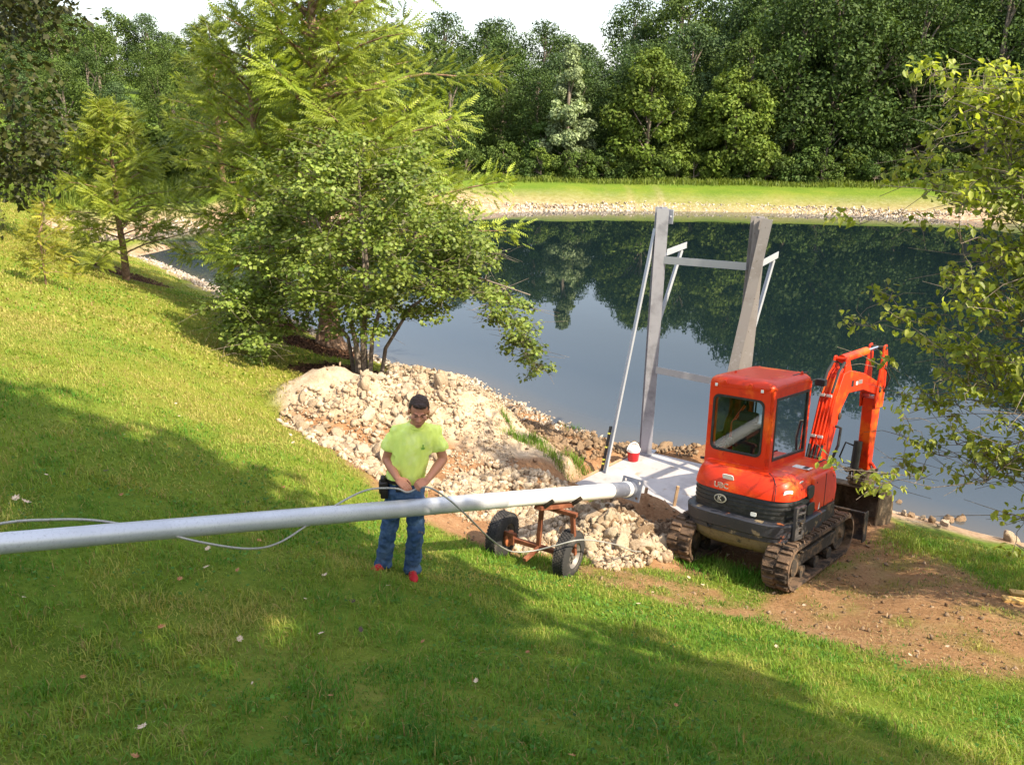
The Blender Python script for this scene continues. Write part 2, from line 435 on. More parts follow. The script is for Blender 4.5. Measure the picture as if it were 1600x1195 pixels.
g1 = nramp(nnoise(.35, 6, .65), [(.30, (.075, .145, .014)), (.48, (.14, .205, .02)), (.62, (.225, .25, .035)), (.75, (.31, .26, .07))])
g2 = nramp(nnoise(9, 6, .7, 3), [(.3, (.05, .10, .008)), (.55, (.13, .20, .018)), (.75, (.25, .28, .05))])
grass = nmix(.5, g1, g2)
d1 = nramp(nnoise(2.2, 8, .7, 5), [(.3, (.20, .095, .045)), (.5, (.36, .185, .090)), (.7, (.50, .31, .175))])
d2 = nramp(nnoise(22, 6, .7, 7), [(.3, (.15, .075, .038)), (.55, (.37, .205, .105)), (.75, (.53, .37, .23))])
dirt = nmix(.5, d1, d2)
mul = nramp(nnoise(14, 5, .7, 9), [(.3, (.05, .022, .012)), (.7, (.17, .08, .045))])
bk = nramp(nnoise(3.5, 8, .8, 11), [(.35, (.24, .145, .085)), (.5, (.42, .28, .18)), (.65, (.56, .44, .33))])
cl1 = nramp(nnoise(6, 8, .75, 15), [(.3, (.36, .255, .165)), (.5, (.54, .41, .285)), (.7, (.66, .53, .40))])
gsunlit = nmix(.55, grass, nramp(nnoise(1.4, 6, .7, 17), [(.3, (.20, .23, .02)), (.7, (.36, .32, .06))]))  # yellowed grass colour carrying the sunlight on the left slope
grass = nmix(nattr('dry'), grass, gsunlit)
c = nmix(nattr('bank'), grass, bk); c = nmix(nattr('dirt'), c, dirt); c = nmix(nattr('clay'), c, cl1); c = nmix(nattr('mulch'), c, mul)
t.links.new(c, B.inputs['Base Color'])
bp = N.new('ShaderNodeBump'); bp.inputs['Strength'].default_value = .9; bp.inputs['Distance'].default_value = .05
t.links.new(nnoise(16, 8, .8, 2), bp.inputs['Height']); t.links.new(bp.outputs['Normal'], B.inputs['Normal'])
setp(link('ground', gm, None, m), 'grassy slopes and bare earth around the pond', kind='structure')

# ------------------------------------------------------------------ water
wx = np.r_[np.linspace(-34, 60, 220)]; wy = np.r_[np.linspace(8, 60, 200)]
WX, WY = np.meshgrid(wx, wy); dep = -terr(WX, WY)
nx, ny = len(wx), len(wy); ii = np.arange(nx * ny).reshape(ny, nx)
F = np.c_[ii[:-1, :-1].ravel(), ii[:-1, 1:].ravel(), ii[1:, 1:].ravel(), ii[1:, :-1].ravel()]
keep = (dep.ravel()[F].max(1) > -.25)
wm = np_mesh('water', np.c_[WX.ravel(), WY.ravel(), np.zeros(nx * ny)], F[keep], 4, True, {'depth': dep.ravel()})
m = bpy.data.materials.new('water'); m.use_nodes = True
t = m.node_tree; N = t.nodes; B = N['Principled BSDF']
r = N.new('ShaderNodeMapRange'); r.inputs['From Max'].default_value = 1.6
t.links.new(nattr('depth'), r.inputs['Value'])
c = nramp(r.outputs['Result'], [(0, (.075, .070, .065)), (.15, (.038, .050, .064)), (.5, (.014, .025, .036)), (1, (.006, .013, .015))])
t.links.new(c, B.inputs['Base Color'])
B.inputs['Roughness'].default_value = .015; B.inputs['IOR'].default_value = 1.333; B.inputs['Specular IOR Level'].default_value = .65
bp = N.new('ShaderNodeBump'); bp.inputs['Strength'].default_value = .018; bp.inputs['Distance'].default_value = .1
t.links.new(nnoise(.9, 3, .5, 2), bp.inputs['Height']); t.links.new(bp.outputs['Normal'], B.inputs['Normal'])
setp(link('pond_water', wm, None, m), 'still dark pond water mirroring the trees', kind='structure')

# ------------------------------------------------------------------ stones in bulk, riprap along the far shore
def crag_variants(n, seed):
    out = []
    for k in range(n):
        bm = bmesh.new(); bmesh.ops.create_icosphere(bm, subdivisions=3, radius=1); rs = random.Random(seed + k)
        pl = [(Vector((rs.gauss(0, 1), rs.gauss(0, 1), rs.gauss(0, 1))).normalized(), rs.uniform(.38, .78)) for _ in range(10)]
        for v in bm.verts:
            p = v.co.copy()
            for nn, dd in pl:
                q = p.dot(nn)
                if q > dd: p -= nn * (q - dd)
            n2 = mnoise.noise(p * 4.6 + Vector((k, 0, seed))); n3 = mnoise.noise(p * 9.5 + Vector((k, 7, seed)))
            p *= 1 + .22 * mnoise.noise(p * 1.9 + Vector((k * 3.1, seed, 0))) + .34 * (.3 - abs(n2)) + .34 * (.25 - abs(n3))
            v.co = Vector((p.x * 1.15, p.y * .95, p.z * .8)) * 1.2
        bm.verts.ensure_lookup_table()
        out.append((np.array([v.co[:] for v in bm.verts]), np.array([[v.index for v in f.verts] for f in bm.faces]))); bm.free()
    return out
def rock_variants(n, npts=13, seed=3):
    rs = random.Random(seed); out = []
    for k in range(n):
        bm = bmesh.new()
        for i in range(npts):
            v = Vector((rs.gauss(0, 1), rs.gauss(0, 1), rs.gauss(0, 1))).normalized() * rs.uniform(.55, 1.2)
            bm.verts.new((v.x * 1.1, v.y * .9, v.z * .75))
        r = bmesh.ops.convex_hull(bm, input=bm.verts)
        bmesh.ops.delete(bm, geom=[g for g in r['geom_interior'] if isinstance(g, bmesh.types.BMVert)], context='VERTS')
        bm.verts.ensure_lookup_table()
        for i, v in enumerate(bm.verts): v.index = i
        out.append((np.array([v.co[:] for v in bm.verts]), np.array([[v.index for v in f.verts] for f in bm.faces if len(f.verts) == 3])))
        bm.free()
    return out
ROCKS = rock_variants(10); CRAGS = crag_variants(10, 30); PEBS = rock_variants(6, 8, 5)
def rand_rot(n):
    q = RNG.normal(size=(n, 4)); q /= np.linalg.norm(q, axis=1)[:, None]
    a, b, c, d = q.T
    return np.stack([np.stack([1 - 2 * (c * c + d * d), 2 * (b * c - a * d), 2 * (b * d + a * c)], -1),
                     np.stack([2 * (b * c + a * d), 1 - 2 * (b * b + d * d), 2 * (c * d - a * b)], -1),
                     np.stack([2 * (b * d - a * c), 2 * (c * d + a * b), 1 - 2 * (b * b + c * c)], -1)], 1)
def scatter_rocks(name, P, S, variants, material, cols, parent=None):
    V = []; Fs = []; Cs = []; base = 0; n = len(P); which = RNG.integers(0, len(variants), n); M = rand_rot(n)
    for k, (v, f) in enumerate(variants):
        idx = np.where(which == k)[0]
        if not len(idx): continue
        vv = np.einsum('nij,vj->nvi', M[idx], v) * S[idx][:, None, None] + P[idx][:, None, :]
        V.append(vv.reshape(-1, 3)); Fs.append((f[None] + (np.arange(len(idx)) * len(v))[:, None, None] + base).reshape(-1, 3))
        Cs.append(np.repeat(cols[idx], len(v), 0)); base += len(idx) * len(v)
    me = np_mesh(name, np.concatenate(V), np.concatenate(Fs), 3, False, None, np.concatenate(Cs))
    return link(name, me, parent, material)
def colmix(n, a, b, sd=.12):
    u = RNG.random(n)[:, None]; c = np.array(a) * (1 - u) + np.array(b) * u
    return np.clip(c * (1 + RNG.normal(size=(n, 1)) * sd), 0.01, .9)
def rock_mat(name, bumpscale=9, st=.9, dist=.05):
    m = attr_mat(name, .95, 0, .15); t = m.node_tree; N = t.nodes; b = N['Principled BSDF']
    tc = N.new('ShaderNodeTexCoord'); nz = N.new('ShaderNodeTexNoise'); nz.inputs['Scale'].default_value = bumpscale; nz.inputs['Detail'].default_value = 8; nz.inputs['Roughness'].default_value = .75
    t.links.new(tc.outputs['Object'], nz.inputs['Vector'])
    bp = N.new('ShaderNodeBump'); bp.inputs['Strength'].default_value = st; bp.inputs['Distance'].default_value = dist
    t.links.new(nz.outputs['Fac'], bp.inputs['Height']); t.links.new(bp.outputs['Normal'], b.inputs['Normal'])
    a = [n for n in N if n.type == 'ATTRIBUTE'][0]
    mr = N.new('ShaderNodeMapRange'); mr.inputs['From Min'].default_value = .3; mr.inputs['From Max'].default_value = .7; mr.inputs['To Min'].default_value = .6; mr.inputs['To Max'].default_value = 1.2
    t.links.new(nz.outputs['Fac'], mr.inputs['Value'])
    mx = N.new('ShaderNodeMix'); mx.data_type = 'RGBA'; mx.blend_type = 'MULTIPLY'; mx.inputs['Factor'].default_value = 1
    t.links.new(a.outputs['Color'], mx.inputs['A']); t.links.new(mr.outputs['Result'], mx.inputs['B']); t.links.new(mx.outputs['Result'], b.inputs['Base Color'])
    return m
M_ROCK = rock_mat('clay stone')
def shore_line(pts, n, jit, zlo, zhi, bias=1.0):
    """points on the bank close to a polyline of pixels"""
    W = np.array([tuple(pix(*p, 0)) for p in pts]); seg = np.linalg.norm(np.diff(W[:, :2], axis=0), axis=1); cum = np.r_[0, np.cumsum(seg)]
    s = RNG.random(n) * cum[-1]; x = np.interp(s, cum, W[:, 0]); y = np.interp(s, cum, W[:, 1])
    x = x + RNG.normal(size=n) * jit; y = y + RNG.normal(size=n) * jit
    z = terr(x, y); k = (z > zlo) & (z < zhi) & (RNG.random(n) < (1 - smooth01(z, zhi * .45, zhi)) ** bias + .1)
    return np.c_[x, y, z][k]
P = shore_line(FAR[:-1], 14000, .8, -.12, .42)
o = scatter_rocks('riprap_stones', P, RNG.uniform(.04, .13, len(P)), PEBS, M_ROCK, colmix(len(P), (.36, .26, .18), (.70, .62, .53)))
setp(o, 'pale riprap stones lining the far shore of the pond', 'riprap', kind='stuff')
P = shore_line(SHORE[:12], 5000, .35, -.1, .30)
o = scatter_rocks('shore_gravel', P, RNG.uniform(.03, .10, len(P)), PEBS, M_ROCK, colmix(len(P), (.30, .22, .16), (.66, .58, .50)))
setp(o, 'broken stones and gravel along the near waterline', 'gravel', kind='stuff')

# ------------------------------------------------------------------ foliage builders
M_LEAF = attr_mat('leaf', .5, .33, .35)
M_LEAF_FAR = attr_mat('leaf far', .65, .22, .2)
def bark(name, a, b): return mat(name, a, .95, 0, .1, [(7, b, .35, .65), (30, tuple(x * .5 for x in a), .5, .7)], (18, .8, .03))
M_BARK = bark('grey brown bark', (.16, .125, .10), (.28, .23, .19))
M_BARKR = bark('reddish cypress bark', (.20, .115, .07), (.36, .24, .17))
M_BARKD = bark('dark bark', (.06, .045, .035), (.11, .085, .065))
def unit(v): return v / np.maximum(np.linalg.norm(v, axis=-1, keepdims=True), 1e-9)
def leaf_mesh(name, P, N, S, C, width=.62, fold=.25, six=False, droop=None):
    """one folded leaf per point: P centre, N face normal, S length"""
    n = len(P); N = unit(N); T = RNG.normal(size=(n, 3))
    if droop is not None: T = T * .5 + np.array(droop)
    T = unit(T - N * (T * N).sum(1)[:, None]); Bn = np.cross(N, T); S = S[:, None]
    if six:
        vs = [P - T * S * .5, P - T * S * .22 + Bn * S * width * .46 + N * S * fold * .25, P + T * S * .12 + Bn * S * width * .40 + N * S * fold * .22, P + T * S * .5 - N * S * .12,
              P + T * S * .12 - Bn * S * width * .40 + N * S * fold * .22, P - T * S * .22 - Bn * S * width * .46 + N * S * fold * .25]
        f = np.array([[0, 1, 5], [1, 2, 4], [1, 4, 5], [2, 3, 4]]); f = np.array([[0, 2, 1], [0, 3, 2], [0, 4, 3], [0, 5, 4]]); k = 6
    else:
        vs = [P - T * S * .5, P + Bn * S * width * .5 + N * S * fold * .3, P + T * S * .5, P - Bn * S * width * .5 + N * S * fold * .3]
        f = np.array([[0, 2, 1], [0, 3, 2]]); k = 4
    V = np.stack(vs, 1).reshape(-1, 3)
    Fc = (f[None] + (np.arange(n) * k)[:, None, None]).reshape(-1, 3)
    return np_mesh(name, V, Fc, 3, False, None, np.repeat(C, k, 0))
def clump_leaves(centers, radii, n, flat=.75, up=.5, shell=.55):
    """leaves spread over clumps: returns P, N"""
    wts = radii ** 2; idx = RNG.choice(len(centers), n, p=wts / wts.sum())
    d = unit(RNG.normal(size=(n, 3))); r = (shell + (1 - shell) * RNG.random(n) ** .6)
    P = centers[idx] + d * (radii[idx] * r)[:, None] * np.array([1, 1, flat])
    Nn = d * .8 + RNG.normal(size=(n, 3)) * .55 + np.array([0, 0, up])
    return P, Nn, idx
def leaf_cols(n, a, b, idx=None, sd=.18, clump=.16):
    c = colmix(n, a, b, sd)
    if idx is not None:
        k = 1 + RNG.normal(size=idx.max() + 1) * clump
        c = c * k[idx][:, None]
    return np.clip(c, .004, .6)
def limb_path(a, b, rise=.25, k=5):
    a = Vector(a); b = Vector(b); L = (b - a).length
    return [a.lerp(b, i / (k - 1)) + Vector((0, 0, math.sin(math.pi * i / (k - 1)) * rise * L)) + Vector((random.gauss(0, 1), random.gauss(0, 1), random.gauss(0, 1))) * L * .03 * (0 < i < k - 1) for i in range(k)]

# ------------------------------------------------------------------ woodland on the far side
def forest_proto(seed, h, rx, cols, nclump=60, nleaf=11000, base=.18, leaf=(.14, .30), shape='round', mt=None):
    """crown mesh + trunk mesh, tree of height h standing at the origin"""
    rs = random.Random(seed); C = []; Rr = []
    for i in range(nclump):
        u = rs.random(); a = rs.uniform(0, 2 * math.pi)
        zz = base + (1 - base) * (i + .5) / nclump
        s = (zz - base) / (1 - base)
        prof = math.sin(math.pi * min(1, .18 + s * .82)) ** .6 if shape == 'round' else (1.02 - s) ** .75 * min(1, s * 6 + .5)
        rr = rx * prof * (.62 + .38 * math.sqrt(u)) * rs.uniform(.8, 1.1)
        C.append((rr * math.cos(a), rr * math.sin(a), h * (zz - .05))); Rr.append(rx * rs.uniform(.24, .44) * (.65 + .35 * prof))
    C = np.array(C); Rr = np.array(Rr)
    P, Nn, idx = clump_leaves(C, Rr, nleaf, .72, .45, .45)
    S = RNG.uniform(leaf[0], leaf[1], nleaf)
    cm = leaf_mesh('crown', P, Nn, S, leaf_cols(nleaf, cols[0], cols[1], idx), .7, .3)
    cm.materials.append(mt or M_LEAF_FAR)
    b = MB(); b.tube([(0, 0, -.6), (.05, 0, h * .25), (-.08, .06, h * .55), (0, 0, h * .85)], [h * .022, h * .017, h * .011, .03], 7)
    for i in rs.sample(range(nclump), 12):
        c = C[i]; z0 = max(h * .15, c[2] - rx * .9)
        b.tube(limb_path((0, 0, z0), c, .08, 4), [h * .008, h * .006, h * .004, .02], 5)
    tm = bpy.data.meshes.new('trunk'); tm.from_pydata(b.v, [], b.f); tm.materials.append(M_BARK)
    return cm, tm
DARK = ((.036, .070, .016), (.080, .122, .028)); MID = ((.058, .100, .018), (.110, .155, .032)); LITE = ((.085, .135, .018), (.15, .195, .032))
PALE = ((.15, .20, .085), (.27, .32, .17)); BLUE = ((.044, .082, .028), (.088, .130, .046))
FP = {'oak_a': forest_proto(1, 12, 3.4, MID), 'oak_b': forest_proto(2, 13, 3.9, DARK, 70, 13000), 'oak_c': forest_proto(3, 11, 3.2, BLUE), 'oak_d': forest_proto(4, 12.5, 4.0, DARK, 66, 12500), 'oak_e': forest_proto(5, 10, 3.0, MID, 54, 10000),
      'shrub_a': forest_proto(11, 2.4, 1.5, MID, 22, 2600, .05, (.12, .22)), 'shrub_b': forest_proto(12, 2.0, 1.4, DARK, 20, 2400, .05, (.12, .22)), 'shrub_c': forest_proto(13, 2.6, 1.3, LITE, 22, 2400, .05, (.12, .22))}
def plant_tree(kind, x, y, s=1.0, rz=None, label=None, group=None, name='tree', sz=1.0, cat='tree', z=None):
    e = empty(name, (x, y, (th(x, y) if z is None else z) - .05), (0, 0, random.uniform(0, 6.28) if rz is None else rz), label, cat, group)
    e.scale = (s, s, s * sz)
    link('crown', FP[kind][0], e); link('trunk', FP[kind][1], e)
    return e
MARKS = [(640, 'the tall cypress'), (885, 'the silvery pointed tree'), (1008, 'the left yellow green tree'), (1142, 'the right yellow green tree'), (1310, 'the low corner trees'), (1520, 'the birch branches')]
def px_of(x, y, z=4.0):
    q = CAMROT.transposed() @ Vector((x, y, z - CAM_H)); return 800 + FPX * q.x / -q.z
def by_mark(x, y, marks, near=28):
    px = px_of(x, y); k = min(range(len(marks)), key=lambda i: abs(marks[i][0] - px)); d = px - marks[k][0]
    return ('straight behind ' if abs(d) < near else ('just left of ' if d < 0 and d > -80 else ('just right of ' if d > 0 and d < 80 else ('well left of ' if d < 0 else 'well right of ')))) + marks[k][1]
RANK = ['front', 'second', 'third', 'rearmost']
rs = random.Random(5)
LB = 'tall dark green deciduous tree in the dense wood behind the far bank'
GB = 'tall trees of the wood behind the far bank'
for row, (Y, n, x0, x1, smin, smax) in enumerate([(63.5, 17, -10, 46, .82, 1.0), (70, 18, -14, 52, 1.0, 1.16), (79, 17, -18, 56, 1.1, 1.26), (90, 14, -22, 62, 1.2, 1.35)]):
    for i in range(n):
        x = x0 + (x1 - x0) * (i + .5) / n + rs.uniform(-1.2, 1.2)
        grow = .66 + .44 * smooth01(x, 3, 24)
        plant_tree(rs.choice(['oak_a', 'oak_b', 'oak_c', 'oak_d', 'oak_b']), x, Y + rs.uniform(-2, 2), rs.uniform(smin, smax) * float(grow), label='dark wood tree, %s rank, %s' % (RANK[row], by_mark(x, Y, MARKS)), group=GB, name='woodland_tree')
# right-hand wood coming round the pond (shades the far right corner)
for i_, (x, y, s) in enumerate([(46, 52, 1.15), (50, 44, 1.2), (41, 58, 1.1), (54, 36, 1.25), (57, 27, 1.25), (47, 33, 1.1), (58, 50, 1.3)]):
    plant_tree(rs.choice(['oak_b', 'oak_d']), x, y, s, label='tall dark tree of the wood right of the pond', group='trees at the right end of the pond', name='woodland_tree')
# left-hand hill wood
LMARKS = [(20, 'the dark oak'), (130, 'the sapling'), (215, 'the small cypress'), (350, 'the cypress behind the pond arm'), (520, 'the tall cypress'), (660, 'the gap beside it')]
LL = 'rounded green tree on the wooded hillside beyond the left end of the pond'; GL = 'trees on the wooded hillside'
for rk, (Y, n, px0, px1, smin, smax) in enumerate([(60, 9, 40, 480, .48, .62), (70, 10, 30, 520, .58, .70), (82, 12, 10, 640, .66, .80), (95, 13, 0, 700, .78, .90), (110, 14, -20, 720, .92, 1.05)]):
    for i in range(n):
        px = px0 + (px1 - px0) * (i + .5) / n; x = (px - 800) / FPX * Y * 1.0
        hill = .98 - .34 * smooth01(px, 150, 400) if Y > 75 else .88
        plant_tree(rs.choice(['oak_a', 'oak_e', 'oak_c', 'oak_a', 'oak_d']), x + rs.uniform(-1, 1), Y + rs.uniform(-2.5, 2.5), rs.uniform(smin, smax) * float(hill), label='round hillside tree, %s rank, %s' % (['lowest', 'second', 'middle', 'fourth', 'skyline'][rk], by_mark(x, Y, LMARKS)), group=GL, name='hillside_tree')
# distinct trees along the far bank
def bank_tree(kind, px, Y, s, label, sz=1.0, name='bank_tree'):
    p = pixd(px, 280, Y); return plant_tree(kind, p.x, Y, s, None, label, None, name, sz)
FP['poplar'] = forest_proto(21, 8.6, 1.75, PALE, 60, 13000, .12, (.14, .26), 'cone')
FP['walnut'] = forest_proto(22, 8.3, 2.7, LITE, 75, 17000, .06, (.16, .30))
FP['walnut_b'] = forest_proto(23, 7.2, 2.6, LITE, 70, 16000, .06, (.16, .30))
FP['sumac'] = forest_proto(24, 4.6, 2.0, ((.055, .105, .02), (.105, .155, .03)), 30, 5000, .05, (.14, .26))
FP['sumac_b'] = forest_proto(25, 4.2, 1.8, ((.05, .095, .02), (.09, .14, .03)), 28, 5000, .05, (.14, .26))
bank_tree('poplar', 885, 60, 1.0, 'slender pale silvery green tree with pointed top on the far bank', name='poplar_tree')
bank_tree('walnut', 1008, 60, 1.0, 'broad yellow green tree on the far bank right of the silvery one', name='leafy_tree')
bank_tree('walnut_b', 1142, 60, 1.0, 'broad yellow green tree on the far bank, rightmost of the two big ones', name='leafy_tree')
bank_tree('sumac', 1285, 60, 1.0, 'low bushy green tree on the far bank near its right end', name='leafy_tree')
bank_tree('sumac_b', 1340, 61, 1.05, 'low green tree at the dark right corner of the far wood', name='leafy_tree')
bank_tree('sumac_b', 850, 61, .85, 'small dark bushy tree at the foot of the silvery pointed one', name='leafy_tree')
LS = 'low bush at the edge of the wood on the far bank'; GS = 'bushes along the edge of the far wood'
for i in range(30):
    px = 735 + i * 29 + rs.uniform(-10, 10); Y = 58.6 + rs.uniform(-.4, 1.2) + (px < 800) * 1
    p = pixd(px, 280, Y); plant_tree(rs.choice(['shrub_a', 'shrub_b', 'shrub_b', 'shrub_a', 'shrub_c']), p.x, Y, rs.uniform(.55, 1.05), None, 'low bush edging the far wood, ' + by_mark(p.x, Y, MARKS), GS, 'bush', cat='bush')
LS2 = 'bush in the overgrown strip behind the lawn left of the pond'; GS2 = 'bushes behind the left lawn'
for i in range(18):
    px = -30 + i * 26 + rs.uniform(-8, 8); Y = 47 + rs.uniform(-2, 3) + i * .35
    p = pixd(px, 300, Y); plant_tree(rs.choice(['shrub_a', 'shrub_c', 'shrub_a']), p.x, Y, rs.uniform(.8, 1.5), None, 'bush behind the left lawn, ' + by_mark(p.x, Y, LMARKS), GS2, 'bush', cat='bush')
# ------------------------------------------------------------------ near trees
def branch_mesh(paths, m, name='trunk', parent=None, n=7):
    b = MB()
    for pts, r0, r1 in paths:
        k = len(pts); b.tube(pts, [r0 + (r1 - r0) * i / (k - 1) for i in range(k)], n)
    return b.build(name, m, parent, smooth=True, ang=60)
def spray_mesh(name, P, D, Nn, L, C, pairs=6, wid=.24):
    """feathery flat sprays: a thin stalk with needle pairs on both sides"""
    n = len(P); D = unit(D); Nn = unit(Nn - D * (Nn * D).sum(1)[:, None]); S = np.cross(D, Nn); L = L[:, None]; vs = []; fs = []; k = 0
    for j in range(pairs):
        f = (j + .5) / pairs; ln = wid * (1 - .65 * f) * (.55 + .9 * min(f * 3, .5))
        for sg in (-1, 1):
            a = P + D * L * (f - .075); b = P + D * L * (f + .075) - Nn * L * .05 * f
            tip = P + D * L * (f + .16) + S * sg * L * ln - Nn * L * .10 * (f + RNG.random((n, 1)) * .8)
            vs += [a, b, tip]; fs.append([k, k + 1, k + 2]); k += 3
    V = np.stack(vs, 1).reshape(-1, 3); fs = np.array(fs)
    Fc = (fs[None] + (np.arange(n) * k)[:, None, None]).reshape(-1, 3)
    return np_mesh(name, V, Fc, 3, False, None, np.repeat(C, k, 0))
CYP = ((.165, .225, .022), (.29, .335, .040))
def cypress(name, x, y, h, spread, label, nbr=70, per=62, spray=(.22, .40), trunk_r=.17, lowest=.12, cols=CYP, seed=1, flare=True, top=.10, lean=(0, 0), gap=0.0, zb=None, asym=0.0):
    rs = random.Random(seed); z0 = (th(x, y) if zb is None else zb) - .06
    e = empty(name, (x, y, z0), (0, 0, 0), label, 'tree')
    tr = [(0, 0, -.2), (0, 0, .02), (.01, 0, .35), (.02, .0, 1.0)] + [(.03 * math.sin(i * 1.7 + seed) + lean[0] * i / 7, .03 * math.cos(i * 2.1) + lean[1] * i / 7, 1.0 + (h - 1.0) * i / 7) for i in range(1, 8)]
    rad = [trunk_r * (2.0 if flare else 1.25), trunk_r * (1.85 if flare else 1.2), trunk_r * 1.25, trunk_r * 1.02] + [trunk_r * (1 - i / 7) * .95 + .012 for i in range(1, 8)]
    b = MB(); b.tube(tr, rad, 12)
    if flare:
        for q in range(7):
            a = q * .9 + .3; b.tube([(math.cos(a) * trunk_r * 2.0, math.sin(a) * trunk_r * 2.0, -.15), (math.cos(a) * trunk_r * 1.35, math.sin(a) * trunk_r * 1.35, .22), (math.cos(a) * trunk_r * .7, math.sin(a) * trunk_r * .7, .9)], [.075, .055, .03], 6)
    P = []; D = []; Nn = []; Ls = []; Bi = []
    for i in range(nbr):
        s = lowest + (1 - lowest) * ((i + rs.random()) / nbr) ** .92; zz = h * s; a = i * 2.399 + rs.uniform(-.4, .4)
        ln = spread * ((1 - s) ** .62 * 1.0 + top) * rs.uniform(.62, 1.10) * (1.0 if s > lowest + .10 else .85)
        ln *= 1 + asym * math.cos(a)
        if gap and rs.random() < gap: ln *= .45
        el = .08 + .8 * s + rs.uniform(-.24, .26)
        d0 = Vector((math.cos(a), math.sin(a), el)).normalized(); pts = []
        for q in range(6):
            f = q / 5; pts.append(Vector((lean[0] * s, lean[1] * s, zz)) + d0 * ln * f + Vector((0, 0, -.12 * ln * f * f)) + Vector((rs.gauss(0, .03), rs.gauss(0, .03), rs.gauss(0, .02))) * ln * f)
        b.tube(pts, [trunk_r * .30 * (1 - s * .6) * (1 - q / 5.6) + .004 for q in range(6)], 5)
        npr = int(per * (ln / spread + .15))
        for q in range(npr):
            f = .16 + .86 * (rs.random() ** .75); k = min(int(f * 5), 4); p = pts[k].lerp(pts[k + 1], f * 5 - k)
            side = rs.choice((-1, 1)); dd = Vector((-d0.y, d0.x, 0)) * side * rs.uniform(.5, 1.1) + Vector((d0.x, d0.y, 0)) * rs.uniform(.2, .9) + Vector((0, 0, rs.uniform(-.55, .75)))
            off = dd.normalized() * ln * rs.uniform(0, .30) * (1.1 - f * .7)
            P.append(p + off + Vector((0, 0, rs.gauss(0, .05)))); D.append(dd); Nn.append((rs.gauss(0, .75), rs.gauss(0, .75) - .35, .8)); Ls.append(rs.uniform(*spray)); Bi.append(i)
    b.build('trunk', M_BARKR, e, smooth=True, ang=60)
    P = np.array([tuple(p) for p in P]); n = len(P)
    me = spray_mesh('crown', P, np.array([tuple(d) for d in D]), np.array(Nn), np.array(Ls), leaf_cols(n, cols[0], cols[1], np.array(Bi), .12, .14))
    link('crown', me, e, M_LEAF)
    return e
b_ = hit(515, 541); BIGC = (b_.x, b_.y)
cypress('cypress_tree', BIGC[0], BIGC[1], 11.4, 4.25, 'tallest feathery yellow green cypress with a flared reddish trunk at the water', 130, 195, (.22, .40), .23, .13, CYP, 4, gap=.22, asym=.30)
b_ = hit(420, 503)
cypress('cypress_tree', b_.x, b_.y, 7.6, 3.0, 'middle feathery cypress standing beside the black bench by the water', 52, 150, (.20, .34), .17, .14, ((.15, .205, .018), (.27, .305, .034)), 9, gap=.1)
b_ = hit(198, 439); SMC = (b_.x, b_.y)
cypress('cypress_tree', b_.x, b_.y, 4.7, 2.5, 'small feathery cypress on the left in a ring of brown mulch', 50, 150, (.18, .32), .085, .17, ((.15, .20, .02), (.28, .31, .036)), 14, flare=False, asym=.22)
b_ = hit(345, 300) if False else pixd(352, 330, 47)
cypress('cypress_tree', b_.x, 47, 8.5, 3.3, 'feathery cypress standing behind the left arm of the pond', 60, 130, (.26, .46), .15, .06, ((.12, .17, .018), (.22, .25, .03)), 19, flare=False)
b_ = hit(72, 445)
cypress('sapling', b_.x, b_.y, 1.75, .72, 'thin yellow green sapling on the open left lawn', 26, 40, (.12, .22), .016, .14, ((.20, .22, .02), (.34, .31, .04)), 23, flare=False, lean=(.2, 0))

# multi stemmed leafy tree next to the rubble
def leafy(name, x, y, label, clumps, stems, nleaf, leaf, cols, m_bark, up=.8, flat=.45, width=.85, six=False, shell=.25, stem_r=.06, droop=None, zb=None, parts_from=None, limb_r=.022, lm=None):
    z0 = (th(x, y) if zb is None else zb) - .05
    e = empty(name, (x, y, z0), (0, 0, 0), label, 'tree')
    paths = []; nodes = []
    for pts, r0, r1 in stems:
        pts = [Vector(p) for p in pts]; paths.append((pts, r0, r1)); k = len(pts)
        for i in range(1, k):
            for f in (0, .33, .66): nodes.append((pts[i - 1].lerp(pts[i], f), r0 + (r1 - r0) * (i - 1 + f) / (k - 1)))
    C = np.array([c[:3] for c in clumps]); Rr = np.array([c[3] for c in clumps])
    NP = np.array([q[0][:] for q in nodes]); NR = np.array([q[1] for q in nodes]); ST = NP.copy()
    order = np.argsort([np.linalg.norm(ST - c, axis=1).min() for c in C])
    for ci in order:
        c = C[ci]; cost = np.linalg.norm(NP - c, axis=1) + np.maximum(0, NP[:, 2] - c[2] + .15) * 1.2 + (NR < .006) * .4
        bi = int(np.argmin(cost)); best = (Vector(NP[bi]), float(NR[bi])); c = Vector(c)
        L = (c - best[0]).length; lp_ = limb_path(best[0], c, .07, 5); r0_ = min(best[1] * .8, limb_r + L * .006)
        paths.append((lp_, r0_, .004))
        NP = np.r_[NP, np.array([q[:] for q in lp_[1:]])]; NR = np.r_[NR, np.linspace(r0_, .004, 5)[1:]]
        for j in range(3):
            q = c + Vector((random.gauss(0, 1), random.gauss(0, 1), random.gauss(0, .5))) * .32
            paths.append(([c.lerp(best[0], .25), c.lerp(q, .5), q], .005, .002))
    branch_mesh(paths, m_bark, 'trunk', e, 6)
    P, Nn, idx = clump_leaves(C, Rr, nleaf, flat, up, shell)
    S = RNG.uniform(leaf[0], leaf[1], nleaf)
    link('crown', leaf_mesh('crown', P, Nn, S, leaf_cols(nleaf, cols[0], cols[1], idx, .16, .12), width, .3, six, droop), e, lm or M_LEAF)
    return e
b_ = hit0(562, 594); RB = b_
rs = random.Random(31); cl = []
